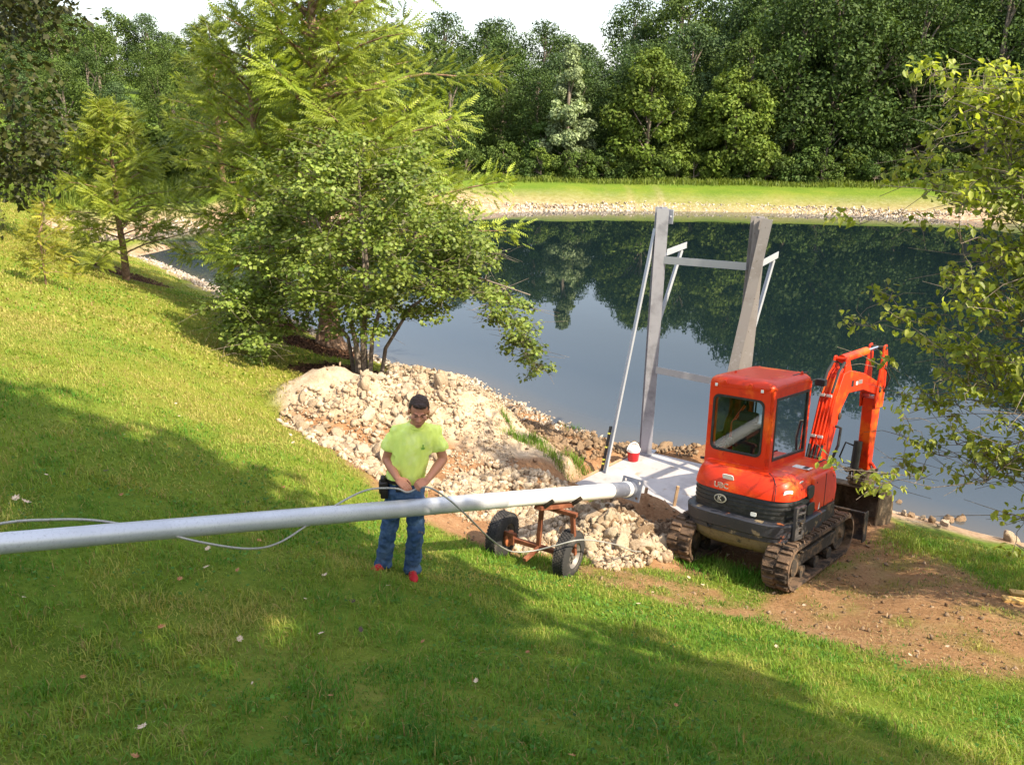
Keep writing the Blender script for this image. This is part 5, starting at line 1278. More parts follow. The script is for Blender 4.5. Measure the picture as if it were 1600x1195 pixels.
# pole line at the trailer, in trailer space
TRM = (Matrix.Translation((mid.x, mid.y, zb)) @ Matrix.Rotation(math.atan2(axd.y, axd.x), 4, 'Z') @ Matrix.Rotation(-slope, 4, 'Y')).inverted()
s_mid = (PF - mid).dot(Vector((pd.x, pd.y, 0))) / (pd.x ** 2 + pd.y ** 2); ppt = PF - pd * s_mid; lp = TRM @ ppt; ld = TRM.to_3x3() @ pd
print('pole over trailer', lp, 'zb', zb, 'TRW', TR_W)
rr = prad(s_mid); tz = lp.z - rr - .05
rb('upright', (lp.x - .24, 0, WR + .01), (lp.x - .20, 0, tz - .06), .05, .05); rb('upright', (lp.x + .24, 0, WR + .01), (lp.x + .20, 0, tz - .06), .05, .05)
rb('top_bar', (lp.x - .26, 0, tz - .06), (lp.x + .26, 0, tz - .06), .05, .05)
q0 = lp + ld * .34 - Vector((0, 0, rr + .045)); q1 = lp - ld * .40 - Vector((0, 0, rr + .045))
b = MB(); b.beam(q0, q1, .10, .045); b.build('saddle_rail', M_RUST, TRL, bevel=.004)
for qq in (q0 + ld * -.05, q1 + ld * .05):
    xx = ld.cross(Vector((0, 0, 1))).normalized()
    for s_ in (-1, 1):
        b = MB(); b.beam(qq + xx * s_ * .05 + Vector((0, 0, .02)), qq + xx * s_ * .175 + Vector((0, 0, .14)), .012, .05); b.build('cradle_arm', M_STEELD, TRL, bevel=.003)
b = MB(); b.box((-hx + .13, -.06, WR + .02), (.14, .03, .16)); b.box((-hx + .13, 0, WR), (.10, .10, .10)); b.build('hub_plate', M_RUST, TRL, bevel=.006)
b = MB(); b.lathe((-hx + .09, 0, WR - .02), (1, 0, 0), [(0, .10), (.02, .105), (.05, .06), (.08, .04)], 18); b.build('hub', mat('orange rust hub', (.42, .13, .05), .8), TRL, smooth=True)
rb('draw_bar', (lp.x - .22, -.02, WR - .02), (lp.x - .26, -.30, WR - .06), .045, .045)

# --- boards lying at the right edge
for i, (p0, p1) in enumerate((((1566, 938), (1640, 948)), ((1578, 928), (1650, 938)))):
    a = hit(*p0); c = hit(*p1); b = MB(); b.beam(a + Vector((0, 0, .03)), c + Vector((0, 0, .03)), .10, .04); setp(b.build('wooden_board', M_WOODY, None, bevel=.004), ['yellow pine board lying in the grass at the right edge, the nearer one', 'yellow pine board lying in the grass at the right edge, partly behind the other'][i], 'board')
# --- bench by the water
BN = hit(443, 505); BE = empty('park_bench', (BN.x, BN.y, BN.z - .02), (0, 0, R(200)), 'black metal bench by the water under the leafy tree', 'bench')
M_BEN = mat('black bench metal', (.012, .012, .013), .4)
for k in range(6):
    b = MB(); b.box((0, -.22 + k * .085, .44), (1.3, .06, .02)); b.build('seat_slat', M_BEN, BE)
for k in range(4):
    b = MB(); b.box((0, .28 + k * .02, .54 + k * .10), (1.3, .018, .07)); b.build('back_slat', M_BEN, BE)
for sx in (-1, 1):
    b = MB(); x = sx * .66
    b.tube([(x, -.26, 0), (x, -.24, .44), (x, -.22, .64), (x, .24, .66)], .022, 6); b.tube([(x, .22, 0), (x, .25, .44), (x, .36, .92)], .022, 6); b.tube([(x, -.24, .43), (x, .25, .43)], .02, 6); b.build('bench_end', M_BEN, BE)
# ------------------------------------------------------------------ the man
M_SKIN = mat('tanned skin', (.50, .215, .125), .5, 0, .4, [(12, (.54, .22, .13), .45, .65), (60, (.38, .14, .08), .60, .75)], (90, .06, .003))
M_SHIRT = mat('lime work shirt', (.80, .92, .20), .85, 0, .1, [(8, (.84, .94, .30), .45, .65)], (14, .35, .02))
M_JEAN = mat('blue jeans', (.042, .082, .17), .9, 0, .1, [(7, (.085, .14, .24), .42, .62), (70, (.025, .05, .12), .6, .75), (5, (.20, .17, .13), .60, .70)], (25, .45, .012))
M_SHOE = mat('red sneaker', (.42, .014, .020), .6, 0, .3, [(30, (.20, .02, .02), .6, .7)]); M_SOLE = mat('muddy sole', (.22, .15, .10), .9)
M_HAIR = mat('dark brown hair', (.035, .016, .009), .55, 0, .4, [(60, (.05, .022, .012), .5, .7)], (120, .6, .006)); M_LEATH = mat('dark leather', (.020, .013, .010), .5)
def blob(prims, voxel, it=6, fac=.5):
    """union of tapered capsules and ellipsoids as one continuous surface"""
    bm = bmesh.new()
    for p in prims:
        if p[0] == 'c':
            _, a, c, r0, r1 = p; a = Vector(a); c = Vector(c); n = 14; vs = []
            d = (c - a).normalized(); x = d.orthogonal().normalized(); y = d.cross(x)
            for (o, r, sg) in ((a, r0, -1), (c, r1, 1)):
                for k in ((1, .0), (.8, .6), (.35, .94)) if sg > 0 else ((.35, .94), (.8, .6), (1, 0)):
                    for j in range(n):
                        t_ = 2 * math.pi * j / n; vs.append(bm.verts.new(o + (x * math.cos(t_) + y * math.sin(t_)) * r * k[0] + d * sg * r * k[1]))
            for i in range(5):
                for j in range(n): bm.faces.new((vs[i * n + j], vs[i * n + (j + 1) % n], vs[(i + 1) * n + (j + 1) % n], vs[(i + 1) * n + j]))
            bm.faces.new(vs[:n][::-1]); bm.faces.new(vs[-n:])
        elif p[0] == 'e':
            _, c, r = p[:3]; rot = p[3] if len(p) > 3 else Matrix.Identity(3)
            M = Matrix.Translation(c) @ rot.to_4x4() @ Matrix.Diagonal((*r, 1)); bmesh.ops.create_uvsphere(bm, u_segments=18, v_segments=12, radius=1, matrix=M)
        elif p[0] == 'r':
            rings = p[1]; n = len(rings[0]); vs = [[bm.verts.new(q) for q in r] for r in rings]
            for i in range(len(rings) - 1):
                for j in range(n): bm.faces.new((vs[i][j], vs[i][(j + 1) % n], vs[i + 1][(j + 1) % n], vs[i + 1][j]))
            bm.faces.new(vs[0][::-1]); bm.faces.new(vs[-1])
    bmesh.ops.recalc_face_normals(bm, faces=bm.faces)
    me = bpy.data.meshes.new('b'); bm.to_mesh(me); bm.free(); o = bpy.data.objects.new('b', me)
    r = o.modifiers.new('r', 'REMESH'); r.mode = 'VOXEL'; r.voxel_size = voxel; r.use_smooth_shade = True
    s = o.modifiers.new('s', 'SMOOTH'); s.iterations = it; s.factor = fac
    out = evaluated(o); bpy.data.objects.remove(o); bpy.data.meshes.remove(me)
    for pl in out.polygons: pl.use_smooth = True
    return out
def ell(c, rx, ry, z, n=24, p=.85):
    return [(c[0] + rx * math.copysign(abs(math.cos(a)) ** p, math.cos(a)), c[1] + ry * math.copysign(abs(math.sin(a)) ** p, math.sin(a)), z) for a in [2 * math.pi * i / n for i in range(n)]]
MP = hit(617, 893); MROT = R(8)
HC = Vector((.255, -.075, 1.665)); HR = (Matrix.Rotation(R(5), 3, 'Y') @ Matrix.Rotation(R(13), 3, 'X')) * 1.13    # head leans forward, face is -Y
def H(x, y, z): return HC + HR @ Vector((x, y, z))
hd = [('e', HC + HR @ Vector((0, .015, .03)), (.076, .096, .088), HR), ('e', H(0, -.03, -.035), (.060, .066, .075), HR), ('e', H(0, -.052, -.095), (.030, .028, .022), HR), ('c', H(0, .03, -.06), (.225, .01, 1.47), .056, .062),
      ('c', H(0, -.094, .012), H(0, -.112, -.026), .009, .013), ('e', H(-.012, -.100, -.028), (.010, .010, .008)), ('e', H(.012, -.100, -.028), (.010, .010, .008)), ('c', H(-.042, -.084, .027), H(-.012, -.094, .022), .010, .010), ('c', H(.042, -.084, .027), H(.012, -.094, .022), .010, .010),
      ('c', H(-.020, -.090, -.062), H(.020, -.090, -.062), .007, .007), ('c', H(-.017, -.088, -.073), H(.017, -.088, -.073), .008, .008), ('e', H(-.046, -.066, -.02), (.022, .02, .022)), ('e', H(.046, -.066, -.02), (.022, .02, .022)),
      ('e', H(-.076, .012, -.01), (.012, .020, .032), HR), ('e', H(.076, .012, -.01), (.012, .020, .032), HR)]
SHL, SHR = Vector((.045, .02, 1.45)), Vector((.405, .03, 1.43)); ELL_, ELR = Vector((-.045, .045, 1.165)), Vector((.47, .02, 1.15)); WRL, WRR = Vector((.055, -.165, 1.055)), Vector((.315, -.185, 1.040))
bd = hd + [('c', (.225, .01, 1.48), (.20, .02, 1.30), .06, .10), ('c', (.20, .02, 1.30), (.12, .03, .98), .10, .10), ('c', SHL, (.20, .02, 1.36), .045, .07), ('c', SHR, (.22, .02, 1.36), .045, .07),
      ('c', SHL, ELL_, .048, .044), ('c', SHR, ELR, .048, .044), ('c', ELL_, ELL_.lerp(WRL, .4), .045, .046), ('c', ELL_.lerp(WRL, .4), WRL, .046, .030), ('c', ELR, ELR.lerp(WRR, .4), .045, .046), ('c', ELR.lerp(WRR, .4), WRR, .046, .030),
      ('c', (.06, .03, .94), (-.045, -.02, .50), .075, .052), ('c', (-.045, -.02, .50), (-.11, .04, .10), .052, .038), ('c', (.19, .03, .93), (.205, -.03, .45), .075, .052), ('c', (.205, -.03, .45), (.16, .05, .02), .052, .038)]
# hands: palm, four unequal curled fingers and a thumb
def hand(w, dirv, palmn, side, curl, L=.185):
    d = Vector(dirv).normalized(); n = Vector(palmn); n = (n - d * n.dot(d)).normalized(); s = d.cross(n) * side; w = Vector(w); out = []
    for f in (-.030, -.010, .010, .030): out.append(('c', w + s * f * .75 + d * .01, w + d * .092 + s * f, .016, .0135))
    for f, ln in ((-.031, .060), (-.0105, .078), (.0105, .082), (.031, .072)):
        p = w + d * .092 + s * f; a = 0; dd = d
        for k, q in enumerate((.45, .32, .23)):
            a += curl * (1, 1.1, .8)[k]; dd = d * math.cos(a) + n * math.sin(a); p2 = p + dd * ln * q * 1.05; out.append(('c', p, p2, .0098 - k * .0009, .0092 - k * .0012)); p = p2
    p = w + d * .030 + s * .036; t1 = p + (d * .7 + s * .55 + n * .45).normalized() * .042; t2 = t1 + (d * .85 + n * .55 - s * .05).normalized() * .034; t3 = t2 + (d * .8 + n * .6 - s * .3).normalized() * .026
    out += [('c', w + s * .015 + d * .015, p, .018, .016), ('c', p, t1, .014, .012), ('c', t1, t2, .0115, .0105), ('c', t2, t3, .0105, .008)]
    return out
bd += hand(WRL, (.62, -.62, -.42), (.35, .35, -.85), 1, .42) + hand(WRR, (-.86, -.42, -.30), (.0, .55, -.85), -1, .85)
body = blob(bd, .0066, 3, .5)
MAN = link('person', body, None, M_SKIN); MAN.location = (MP.x, MP.y, MP.z - .01); MAN.rotation_euler = (0, 0, MROT)
setp(MAN, 'man in lime T-shirt, blue jeans and red sneakers looking down at the cable', 'person')
def crease(me, amp, f, seed, zfac=.4):
    nr = [n_.vector.copy() for n_ in me.vertex_normals]
    for v in me.vertices:
        c = v.co.copy(); q = mnoise.noise(Vector((c.x * f, c.y * f, c.z * f * zfac)) + Vector((seed, 0, 0))) + .5 * mnoise.noise(Vector((c.x * f * 2.2, c.y * f * 2.2, c.z * f * zfac * 1.6)) + Vector((seed, 5, 0)))
        v.co = c + nr[v.index] * q * amp
sh = [('r', [ell((.118, .025), .178, .128, .955), ell((.122, .025), .182, .134, 1.0), ell((.14, .022), .178, .132, 1.08), ell((.165, .02), .182, .130, 1.18), ell((.195, .02), .198, .132, 1.30), ell((.21, .02), .20, .128, 1.40), ell((.222, .015), .165, .11, 1.475), ell((.226, .012), .09, .08, 1.515), ell((.228, .01), .068, .066, 1.53)]),
      ('c', SHL + Vector((.035, 0, -.03)), SHL.lerp(ELL_, .55) + Vector((-.005, 0, 0)), .085, .082), ('c', SHR + Vector((-.035, 0, -.02)), SHR.lerp(ELR, .55), .085, .084), ('c', SHL + Vector((.01, 0, -.005)), SHR, .068, .068)]
me = blob(sh, .0095, 5, .5); crease(me, .015, 10, 3, .45); crease(me, .006, 26, 8, .3)
# cut the sleeve ends and the neck open a little: flatten the round caps
for (P_, D_) in ((SHL.lerp(ELL_, .64), (ELL_ - SHL).normalized()), (SHR.lerp(ELR, .64), (ELR - SHR).normalized())):
    for v in me.vertices:
        k = (v.co - P_).dot(D_)
        if k > 0 and (v.co - P_).length < .14: v.co -= D_ * k
SHT = link('shirt', me, MAN, M_SHIRT)
b = MB(); cr_ = []
for k in range(25):
    a = 2 * math.pi * k / 24; cr_.append((.228 + .074 * math.cos(a), .004 + .070 * math.sin(a) - .012, 1.523 + .018 * math.sin(a) - .012 * (math.sin(a) < -.2)))
b.tube(cr_, .0085, 6); b.build('collar', M_SHIRT, MAN, smooth=True)
b = MB(); b.prism([(-.014, -.026), (.014, -.026), (.017, -.01), (.006, .0), (.008, .022), (0, .028), (-.008, .02), (-.005, 0), (-.016, -.008)], -.002, .002, 'y')
pr_ = b.build('chest_print', mat('green print', (.22, .42, .06), .8), MAN); pr_.location = (.285, -.112, 1.335); pr_.rotation_euler = (R(10), 0, R(12))
jn = [('r', [ell((.118, .03), .165, .118, .985), ell((.118, .03), .172, .124, .93), ell((.115, .032), .176, .128, .86), ell((.11, .03), .168, .115, .80)][::-1]), ('c', (.035, .03, .88), (-.04, -.02, .50), .098, .079), ('c', (-.04, -.02, .50), (-.105, .035, .14), .079, .078), ('c', (.200, .03, .87), (.208, -.03, .45), .098, .079), ('c', (.208, -.03, .45), (.165, .045, .06), .079, .078),
      ('c', (-.105, .035, .14), (-.112, .04, .085), .080, .086), ('c', (.165, .045, .06), (.163, .05, .0), .080, .086)]
me = blob(jn, .0085, 4, .5); crease(me, .016, 9, 9, 1.5); crease(me, .006, 24, 4, 1.2)
for (zc_, x0, x1) in ((.055, -.3, .03), (-.03, .03, .4)):
    for v in me.vertices:
        if x0 < v.co.x < x1 and v.co.z < zc_: v.co.z = zc_ + (v.co.z - zc_) * .1
JN = link('jeans', me, MAN, M_JEAN)
b = MB(); b.rings([ell((.118, .03), .178, .130, .965), ell((.118, .03), .182, .134, .965), ell((.118, .03), .182, .134, 1.0), ell((.118, .03), .178, .130, 1.0), ell((.118, .03), .178, .130, .965)], cap=False); b.build('belt', M_LEATH, MAN, smooth=True)
def shoe(p, ang):
    M = Matrix.Translation(p) @ Matrix.Rotation(ang, 4, 'Z'); me = blob([('e', M @ Vector((0, .02, .055)), (.044, .065, .052), Matrix.Rotation(ang, 3, 'Z')), ('e', M @ Vector((0, -.10, .040)), (.048, .085, .038), Matrix.Rotation(ang, 3, 'Z')), ('e', M @ Vector((0, -.02, .045)), (.042, .10, .042), Matrix.Rotation(ang, 3, 'Z')), ('c', M @ Vector((0, .03, .06)), M @ Vector((0, .03, .10)), .045, .045)], .007, 3)
    o = link('shoe', me, MAN, M_SHOE); b = MB(); pts = [(.046 * math.cos(a) * (1.08 if math.sin(a) < 0 else .92), -.045 + .145 * math.sin(a)) for a in [2 * math.pi * i / 20 for i in range(20)]]
    b.prism(pts, -.004, .026, 'z'); s_ = b.build('sole', M_SOLE, o, bevel=.004, xf=M)
    b = MB()
    for k in range(4): b.box((0, -.045 - k * .022, .083 - k * .007), (.05, .007, .006))
    b.build('lace', M_SOLE, o, xf=M)
shoe((-.13, .0, .035), R(-38)); shoe((.165, .01, -.055), R(4))
hm = blob([('e', HC + HR @ Vector((0, .022, .040)), (.081, .100, .088), HR), ('e', H(0, .065, -.02), (.070, .052, .068), HR), ('e', H(-.060, .03, .012), (.022, .045, .045), HR), ('e', H(.060, .03, .012), (.022, .045, .045), HR), ('e', H(0, -.062, .088), (.055, .028, .026), HR)], .006, 3)
hn = [n_.vector.copy() for n_ in hm.vertex_normals]
for v in hm.vertices:
    l = HR.inverted() @ (v.co - HC)
    if l.y < -.030 and l.z < .075: v.co += HR @ Vector((0, .055, 0))
    v.co += hn[v.index] * (.007 * mnoise.noise(v.co * 55) + .004 * mnoise.noise(v.co * 140))
link('hair', hm, MAN, M_HAIR)
for sx in (-1, 1):
    b = MB(); bm = None
    me = blob([('e', H(sx * .029, -.090, .008), (.010, .006, .0045), HR)], .002, 1); link('eye', me, MAN, mat('eye', (.10, .05, .035), .2))
    me = blob([('c', H(sx * .046, -.090, .034), H(sx * .014, -.103, .031), .0035, .0045)], .002, 1); link('eyebrow', me, MAN, M_HAIR)
me = blob([('c', H(-.022, -.095, -.0675), H(.022, -.095, -.0675), .0035, .0035)], .002, 1); link('mouth', me, MAN, mat('lip', (.22, .06, .045), .5))
b = MB(); b.box((-.075, .0, .90), (.07, .15, .17)); b.box((-.105, -.02, .92), (.035, .10, .12)); b.box((-.082, -.03, 1.0), (.05, .07, .06)); b.build('tool_pouch', M_LEATH, MAN, bevel=.015)
b = MB(); b.box((.055, -.098, .925), (.05, .03, .05)); b.build('belt_clip', M_BLK, MAN, bevel=.006)

# ------------------------------------------------------------------ cable in his hands
MW = Matrix.Translation(MAN.location) @ Matrix.Rotation(MROT, 4, 'Z')
h1 = MW @ (WRL + Vector((.62, -.62, -.42)).normalized() * .12 + Vector((.0, -.02, -.035))); h2 = MW @ (WRR + Vector((-.86, -.42, -.30)).normalized() * .075 + Vector((-.01, .0, -.035)))
def smoothpath(P, n=9):
    out = []; P = [P[0]] + P + [P[-1]]
    for i in range(1, len(P) - 2):
        for k in range(n):
            t_ = k / n; a, b_, c, d = P[i - 1], P[i], P[i + 1], P[i + 2]
            out.append(.5 * ((2 * b_) + (c - a) * t_ + (2 * a - 5 * b_ + 4 * c - d) * t_ ** 2 + (3 * b_ - a - 3 * c + d) * t_ ** 3))
    return out + [P[-1]]
cab_pts = [pixd(-120, 846, 4.1), pixd(0, 818, 4.55), pixd(70, 812, 4.75), pixd(150, 813, 4.95), pixd(230, 827, 5.1), pixd(320, 848, 5.3), pixd(390, 857, 5.55), pixd(435, 848, 5.85), pixd(480, 820, 6.1), pixd(530, 786, 6.45), pixd(575, 765, 6.8), h1.lerp(pixd(600, 757, 6.98), .5), h1, h2, pixd(672, 762, 7.02), pixd(700, 779, 7.12), pixd(730, 806, 7.30), pixd(760, 836, 7.75), pixd(785, 855, 8.3), pixd(805, 862, 8.6), pixd(835, 860, 8.75), pixd(868, 852, 8.72), pixd(900, 844, 8.75), pixd(925, 844, 8.95), pixd(960, 850, 9.2)]
lp_ = hit(1000, 868); cab_pts += [lp_ + Vector((0, 0, .06)), hit(1040, 850) + Vector((0, 0, .05)), hit(1055, 835) + Vector((0, 0, .03))]
b = MB(); b.tube(smoothpath(cab_pts), .0085, 8)
setp(b.build('steel_cable', mat('grey braided cable', (.36, .35, .33), .5, .3, .5, [(80, (.22, .21, .20), .5, .65)]), None, smooth=True, ang=60), 'thin grey cable running over the pole and through the hands of the man', 'cable')
# ------------------------------------------------------------------ grass blades, weeds, fallen leaves
M_GRASS = attr_mat('grass blade', .6, .35, .25)
HEAPS = [((-2.0, 14.3), 2.2)]
def lawn_ok(x, y, z):
    d = dirtmask(x, y); m_ = mulchmask(x, y)
    return (z > .30) & (RNG.random(len(x)) > d * 1.3 - .03) & (m_ < .5) & (poly_sd(x, y, PAD) > .1)
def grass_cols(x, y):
    n = len(x); v = vnoise(x, y, .55, 41, 4) * .75 + vnoise(x, y, 3.1, 43, 3) * .7 + RNG.normal(size=n) * .16 + .50 * smooth01(y, 7.5, 11) * smooth01(-x, -1.0, 3.5) - .22 * (1 - smooth01(y, 6.5, 9)) * (1 - smooth01(x, .5, 3)) + .20 * smooth01(y + x * .5, 8, 9.5) * smooth01(x, -1, 2)  # yellower in the sun zones, greener in near shade: light put into blade colour
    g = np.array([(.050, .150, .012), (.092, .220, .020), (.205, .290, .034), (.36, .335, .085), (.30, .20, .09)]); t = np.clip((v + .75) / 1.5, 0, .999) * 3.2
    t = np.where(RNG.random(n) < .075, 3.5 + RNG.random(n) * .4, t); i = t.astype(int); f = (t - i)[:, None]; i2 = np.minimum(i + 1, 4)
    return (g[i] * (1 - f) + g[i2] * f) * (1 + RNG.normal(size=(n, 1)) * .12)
def blades(name, x, y, h, wd, cols, bend=.6, label=None):
    n = len(x); z = terr(x, y); a = RNG.uniform(0, 6.283, n); d = np.c_[np.cos(a), np.sin(a), np.zeros(n)]; s = np.c_[-np.sin(a), np.cos(a), np.zeros(n)]
    h = h[:, None]; wd = wd[:, None]; k = (bend * RNG.uniform(.25, 1.5, n))[:, None]; up = np.array([0, 0, 1.0])
    P = np.c_[x, y, z - .01]; m1 = P + up * h * .55 * np.clip(1.05 - k * .25, .2, 1) + d * h * .28 * k; t = P + up * h * np.clip(1.0 - k * .48, .18, 1) + d * h * .85 * k
    V = np.stack([P - s * wd * .5, P + s * wd * .5, m1 + s * wd * .42, m1 - s * wd * .42, t], 1).reshape(-1, 3)
    f = np.array([[0, 1, 2], [0, 2, 3], [3, 2, 4]]); F = (f[None] + (np.arange(n) * 5)[:, None, None]).reshape(-1, 3)
    o = link(name, np_mesh(name, V, F, 3, False, None, np.repeat(cols, 5, 0)), None, M_GRASS); return setp(o, label, 'grass', kind='stuff')
def wedge(n, y0, y1, margin=.4, p=1.0):
    y = y0 + (y1 - y0) * RNG.random(n) ** p; x = RNG.uniform(-1, 1, n) * (y * .70 + 1.9 + margin); return x, y
# density falls with distance, blade width grows
n = 124000; x, y = wedge(n, 3.0, 7.6, .2); z = terr(x, y); k = lawn_ok(x, y, z); x, y = x[k], y[k]
cl_ = vnoise(x, y, 4.2, 51, 3); hh = (.040 + .060 * RNG.random(len(x)) ** 1.5) * np.clip(1 + 1.0 * cl_, .35, 2)
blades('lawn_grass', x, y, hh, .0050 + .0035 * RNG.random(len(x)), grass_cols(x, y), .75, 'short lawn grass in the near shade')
n = 112000; x, y = wedge(n, 7.4, 14, .2); z = terr(x, y); k = lawn_ok(x, y, z); x, y = x[k], y[k]
hh = (.045 + .035 * RNG.random(len(x))) * (1 + .4 * vnoise(x, y, 3.2, 51, 3))
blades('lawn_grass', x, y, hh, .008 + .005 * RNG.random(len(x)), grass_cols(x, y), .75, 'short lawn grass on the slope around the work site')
n = 78000; y = RNG.uniform(13.5, 34, n); x = RNG.uniform(-22, -1, n); z = terr(x, y); k = lawn_ok(x, y, z) & (np.abs(x) < y * .75 + 1); x, y = x[k], y[k]
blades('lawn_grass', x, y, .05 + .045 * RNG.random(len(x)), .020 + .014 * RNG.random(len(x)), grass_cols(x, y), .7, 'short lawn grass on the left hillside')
# low broad leaved weeds in the near lawn
n = 26000; x, y = wedge(n, 3.2, 9, .2); z = terr(x, y); k = lawn_ok(x, y, z) & (vnoise(x, y, 1.7, 71, 3) + .25 * RNG.normal(size=n) > .38); x, y, z = x[k], y[k], z[k]
me = leaf_mesh('lawn_weeds', np.c_[x, y, z + .025 + .03 * RNG.random(len(x))], RNG.normal(size=(len(x), 3)) * .45 + np.array([0, 0, 1]), RNG.uniform(.018, .042, len(x)), leaf_cols(len(x), (.045, .14, .018), (.10, .21, .03)), .8, .2)
setp(link('lawn_weeds', me, None, M_GRASS), 'patches of clover and broad leaved weeds in the near lawn', 'weeds', kind='stuff')
# flattened straw and dying grass over the driven ground
n = 60000; x = RNG.uniform(0, 8, n); y = RNG.uniform(6, 12.5, n); z = terr(x, y); d = np.minimum(poly_sd(x, y, DIRT2), poly_sd(x, y, DIRT3)); v = vnoise(x, y, 2.1, 81, 4)
k = (d < .15) & (z > .1) & (v + .35 * RNG.normal(size=n) > .05); x, y, v = x[k], y[k], v[k]
cst = np.where((RNG.random(len(x)) < np.clip(.15 + v, 0, .6))[:, None], np.array([(.09, .15, .02)]), leaf_cols(len(x), (.26, .17, .075), (.42, .32, .17)))
blades('dry_grass', x, y, .025 + .045 * RNG.random(len(x)), .005 + .005 * RNG.random(len(x)), cst, 1.3, 'flattened dry grass and straw on the driven ground')
# longer tufts: by the excavator, at the edges of the bare earth
def tufts(spots, label, hmin, hmax, nb, spread, cmul=1.0):
    X = []; Y = []; Hh = []
    for (px, py, r, nn) in spots:
        p = hit(px, py)
        X.append(p.x + RNG.normal(size=nn) * r); Y.append(p.y + RNG.normal(size=nn) * r * .7); Hh.append(RNG.uniform(hmin, hmax, nn))
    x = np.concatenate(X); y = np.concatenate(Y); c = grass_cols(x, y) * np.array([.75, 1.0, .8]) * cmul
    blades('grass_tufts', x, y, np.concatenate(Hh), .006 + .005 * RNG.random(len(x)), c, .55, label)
tufts([(1110, 885, .20, 900), (1140, 895, .2, 700), (1165, 905, .16, 400), (1090, 880, .15, 400), (900, 878, .10, 250), (1425, 850, .25, 500), (1450, 860, .25, 450), (1500, 865, .3, 500), (1560, 880, .3, 500), (1590, 900, .3, 400), (1590, 920, .25, 350), (770, 868, .15, 200), (840, 875, .15, 250)], 'longer grass tufts around the excavator and the shore', .06, .15, 1, 1)
tufts([(850, 705, .14, 260), (803, 680, .10, 160), (875, 730, .12, 240), (905, 728, .14, 300), (790, 655, .06, 100), (840, 690, .1, 160), (895, 672, .1, 100), (640, 765, .15, 150), (820, 690, .06, 80), (925, 790, .05, 50)], 'weeds and grass growing on the earth bank', .08, .22, 1, 1, .9)
# tall weeds at the foot of the far wood and behind the left lawn
def weeds(name, label, pts, n, jit, hmin, hmax, ca, cb):
    W = np.array([tuple(p) for p in pts]); seg = np.linalg.norm(np.diff(W[:, :2], axis=0), axis=1); cum = np.r_[0, np.cumsum(seg)]; s = RNG.random(n) * cum[-1]
    x = np.interp(s, cum, W[:, 0]) + RNG.normal(size=n) * jit; y = np.interp(s, cum, W[:, 1]) + RNG.normal(size=n) * jit; k = terr(x, y) > .5; x, y = x[k], y[k]
    blades(name, x, y, RNG.uniform(hmin, hmax, len(x)) * (1 + .4 * vnoise(x, y, .6, 61, 3)), .03 + .04 * RNG.random(len(x)), leaf_cols(len(x), ca, cb), .5, label)
weeds('tall_weeds', 'strip of tall weeds along the foot of the far wood', [pixd(700, 282, 57), pixd(900, 282, 57.3), pixd(1100, 282, 57.3), pixd(1400, 288, 57.3), pixd(1700, 300, 56)], 9000, .5, .15, .45, (.10, .15, .02), (.20, .24, .04))
weeds('tall_weeds', 'overgrown strip of weeds behind the left lawn', [pixd(-60, 330, 40), pixd(60, 318, 43), pixd(200, 318, 46), pixd(350, 312, 50), pixd(500, 305, 54)], 16000, .9, .3, 1.0, (.08, .14, .018), (.20, .24, .04))
# mulch chips round the trees
n = 5000; x = []; y = []
for (c, r) in MULCH: x.append(c[0] + RNG.normal(size=n // 4) * r * .5); y.append(c[1] + RNG.normal(size=n // 4) * r * .5)
x = np.concatenate(x); y = np.concatenate(y); k = mulchmask(x, y) > .4; x, y = x[k], y[k]
setp(scatter_rocks('mulch_chips', np.c_[x, y, terr(x, y) + .01], RNG.uniform(.02, .06, len(x)), PEBS, M_ROCK, colmix(len(x), (.05, .025, .015), (.19, .10, .06))), 'brown wood mulch chips round the tree feet', 'mulch', kind='stuff')

# fallen leaves, each one its own object
def leaf_obj_mesh(seed, col):
    rs = random.Random(seed); b = MB(); n = 9; out = []
    for i in range(n * 2):
        a = math.pi * 2 * i / (n * 2); r = (1.0 if i % 2 == 0 else .62) * (1 + .25 * math.cos(a)) * rs.uniform(.85, 1.1); out.append((r * math.cos(a) * .62, r * math.sin(a) * .45, .16 * rs.uniform(0, 1) * (1 if i % 2 == 0 else .4)))
    vs = [(0, 0, 0)] + out; fs = [(0, 1 + i, 1 + (i + 1) % (n * 2)) for i in range(n * 2)]
    vs += [(-.72, 0, .02), (-1.15, .05, .10), (-1.15, .09, .10)]; m_ = len(vs); fs.append((m_ - 3, m_ - 2, m_ - 1))
    me = bpy.data.meshes.new('leaf'); me.from_pydata(vs, [], fs); me.materials.append(col); return me
LC = [mat('pale dry leaf', (.62, .50, .38), .8, 0, .1, [(3, (.48, .36, .25), .4, .6)]), mat('brown dry leaf', (.25, .105, .05), .8, 0, .1, [(3, (.36, .19, .09), .4, .6)]), mat('dark leaf', (.07, .045, .03), .8)]
LM = [[leaf_obj_mesh(10 * k + j, LC[k]) for j in range(3)] for k in range(3)]
rs = random.Random(77)
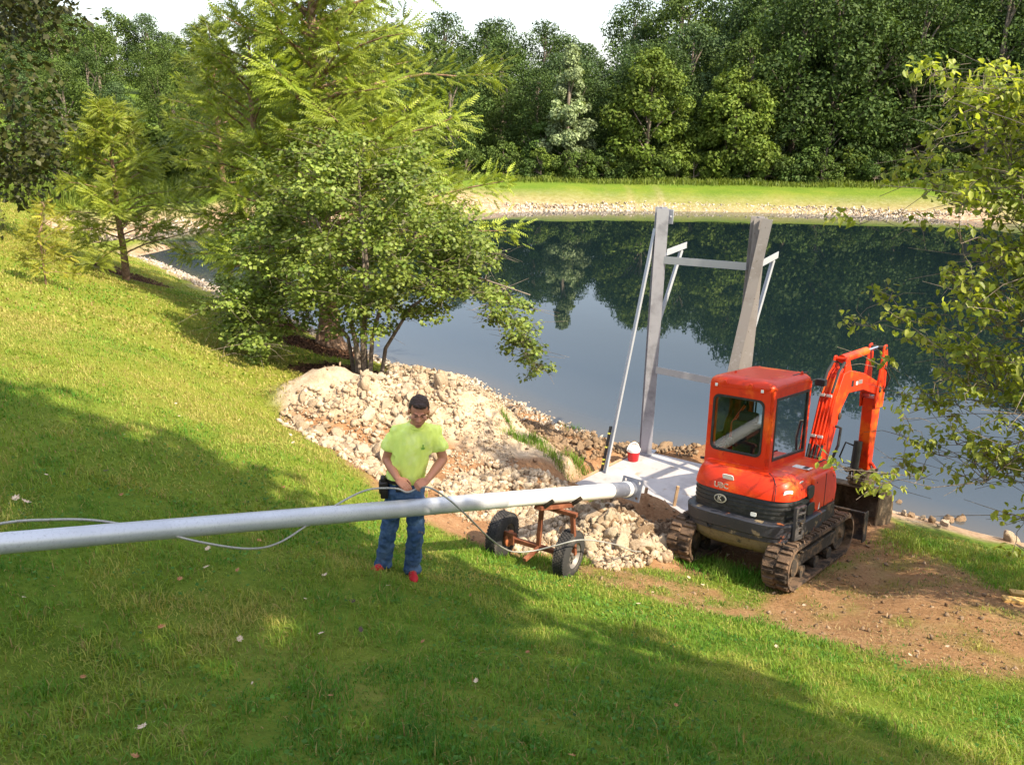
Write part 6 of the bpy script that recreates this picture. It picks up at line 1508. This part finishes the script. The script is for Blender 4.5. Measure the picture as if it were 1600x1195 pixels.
LV_ = [(25, 786, 0, .085), (44, 791, 0, .095), (165, 742, 2, .05), (190, 779, 1, .06), (297, 765, 0, .045), (325, 863, 0, .075), (322, 893, 0, .055), (281, 912, 1, .06), (371, 898, 1, .05), (508, 904, 0, .065), (477, 942, 0, .035), (375, 1005, 0, .065), (501, 997, 0, .05),
       (252, 987, 1, .06), (225, 1144, 0, .065), (38, 941, 0, .03), (395, 1075, 0, .025), (405, 851, 1, .06), (444, 766, 1, .045), (73, 748, 0, .04), (455, 684, 0, .06), (458, 696, 0, .055), (275, 635, 0, .04), (280, 655, 0, .035), (195, 685, 0, .04), (374, 660, 0, .035), (214, 1192, 1, .05), (130, 1066, 1, .04),
       (606, 921, 0, .05), (552, 946, 2, .055), (564, 992, 2, .06), (743, 1072, 0, .045), (807, 920, 1, .04), (889, 920, 1, .04), (998, 948, 0, .055), (1019, 930, 0, .04), (1076, 907, 0, .06), (1098, 918, 0, .06), (660, 1010, 1, .045), (825, 1025, 1, .04), (1055, 1110, 1, .05), (895, 1190, 1, .05), (1212, 1015, 0, .05),
       (1480, 1015, 0, .05), (1420, 1028, 0, .045), (1255, 950, 0, .045), (735, 935, 1, .04), (970, 990, 1, .035), (518, 1095, 1, .04)]
CN = ['pale dry', 'brown dry', 'dark curled']
def where(px, py):
    v = 'above the pole' if py < 850 - px * .11 else ('just below the pole' if py < 960 and px < 560 else ('low in the near grass' if py > 1040 else 'in the shaded grass'))
    if px > 950: v = 'before the excavator' if py < 980 else 'in the sunlit grass below the bare earth'
    elif 560 <= px <= 950 and py < 1000: v = 'near the man and trailer'
    return v
seen = {}
for i, (px, py, k, s_) in enumerate(LV_):
    p = hit(px, py); o = bpy.data.objects.new('fallen_leaf', LM[k][i % 3]); COL.objects.link(o); o.location = (p.x, p.y, p.z + .045); o.scale = (s_ * .9, s_ * .9, s_ * .9); o.rotation_euler = (rs.uniform(-.3, .5), rs.uniform(-.4, .4), rs.uniform(0, 6.28))
    setp(o, '%s fallen leaf lying %s' % (CN[k], where(px, py)), 'leaf', 'fallen leaves on the lawn')

bpy.data.scenes.remove(TMP)

# ------------------------------------------------------------------ labels of look-alikes: tell them apart by their order
from collections import defaultdict
same = defaultdict(list)
for o in COL.objects:
    if o.parent is None and o.get('label') and o.get('group'): same[o['label']].append(o)
NTH = ['', 'second', 'third', 'fourth', 'fifth', 'sixth', 'seventh', 'eighth', 'ninth', 'tenth', 'eleventh']
def order_words(n): return ['left one', 'right one'] if n == 2 else ['leftmost'] + [NTH[k] + ' from left' for k in range(1, n - 1)] + ['rightmost']
for lab, obs in same.items():
    if 2 <= len(obs) <= 12:
        obs.sort(key=lambda o: px_of(o.location.x, o.location.y, o.location.z))
        for o, w_ in zip(obs, order_words(len(obs))): o['label'] = lab + ', ' + w_
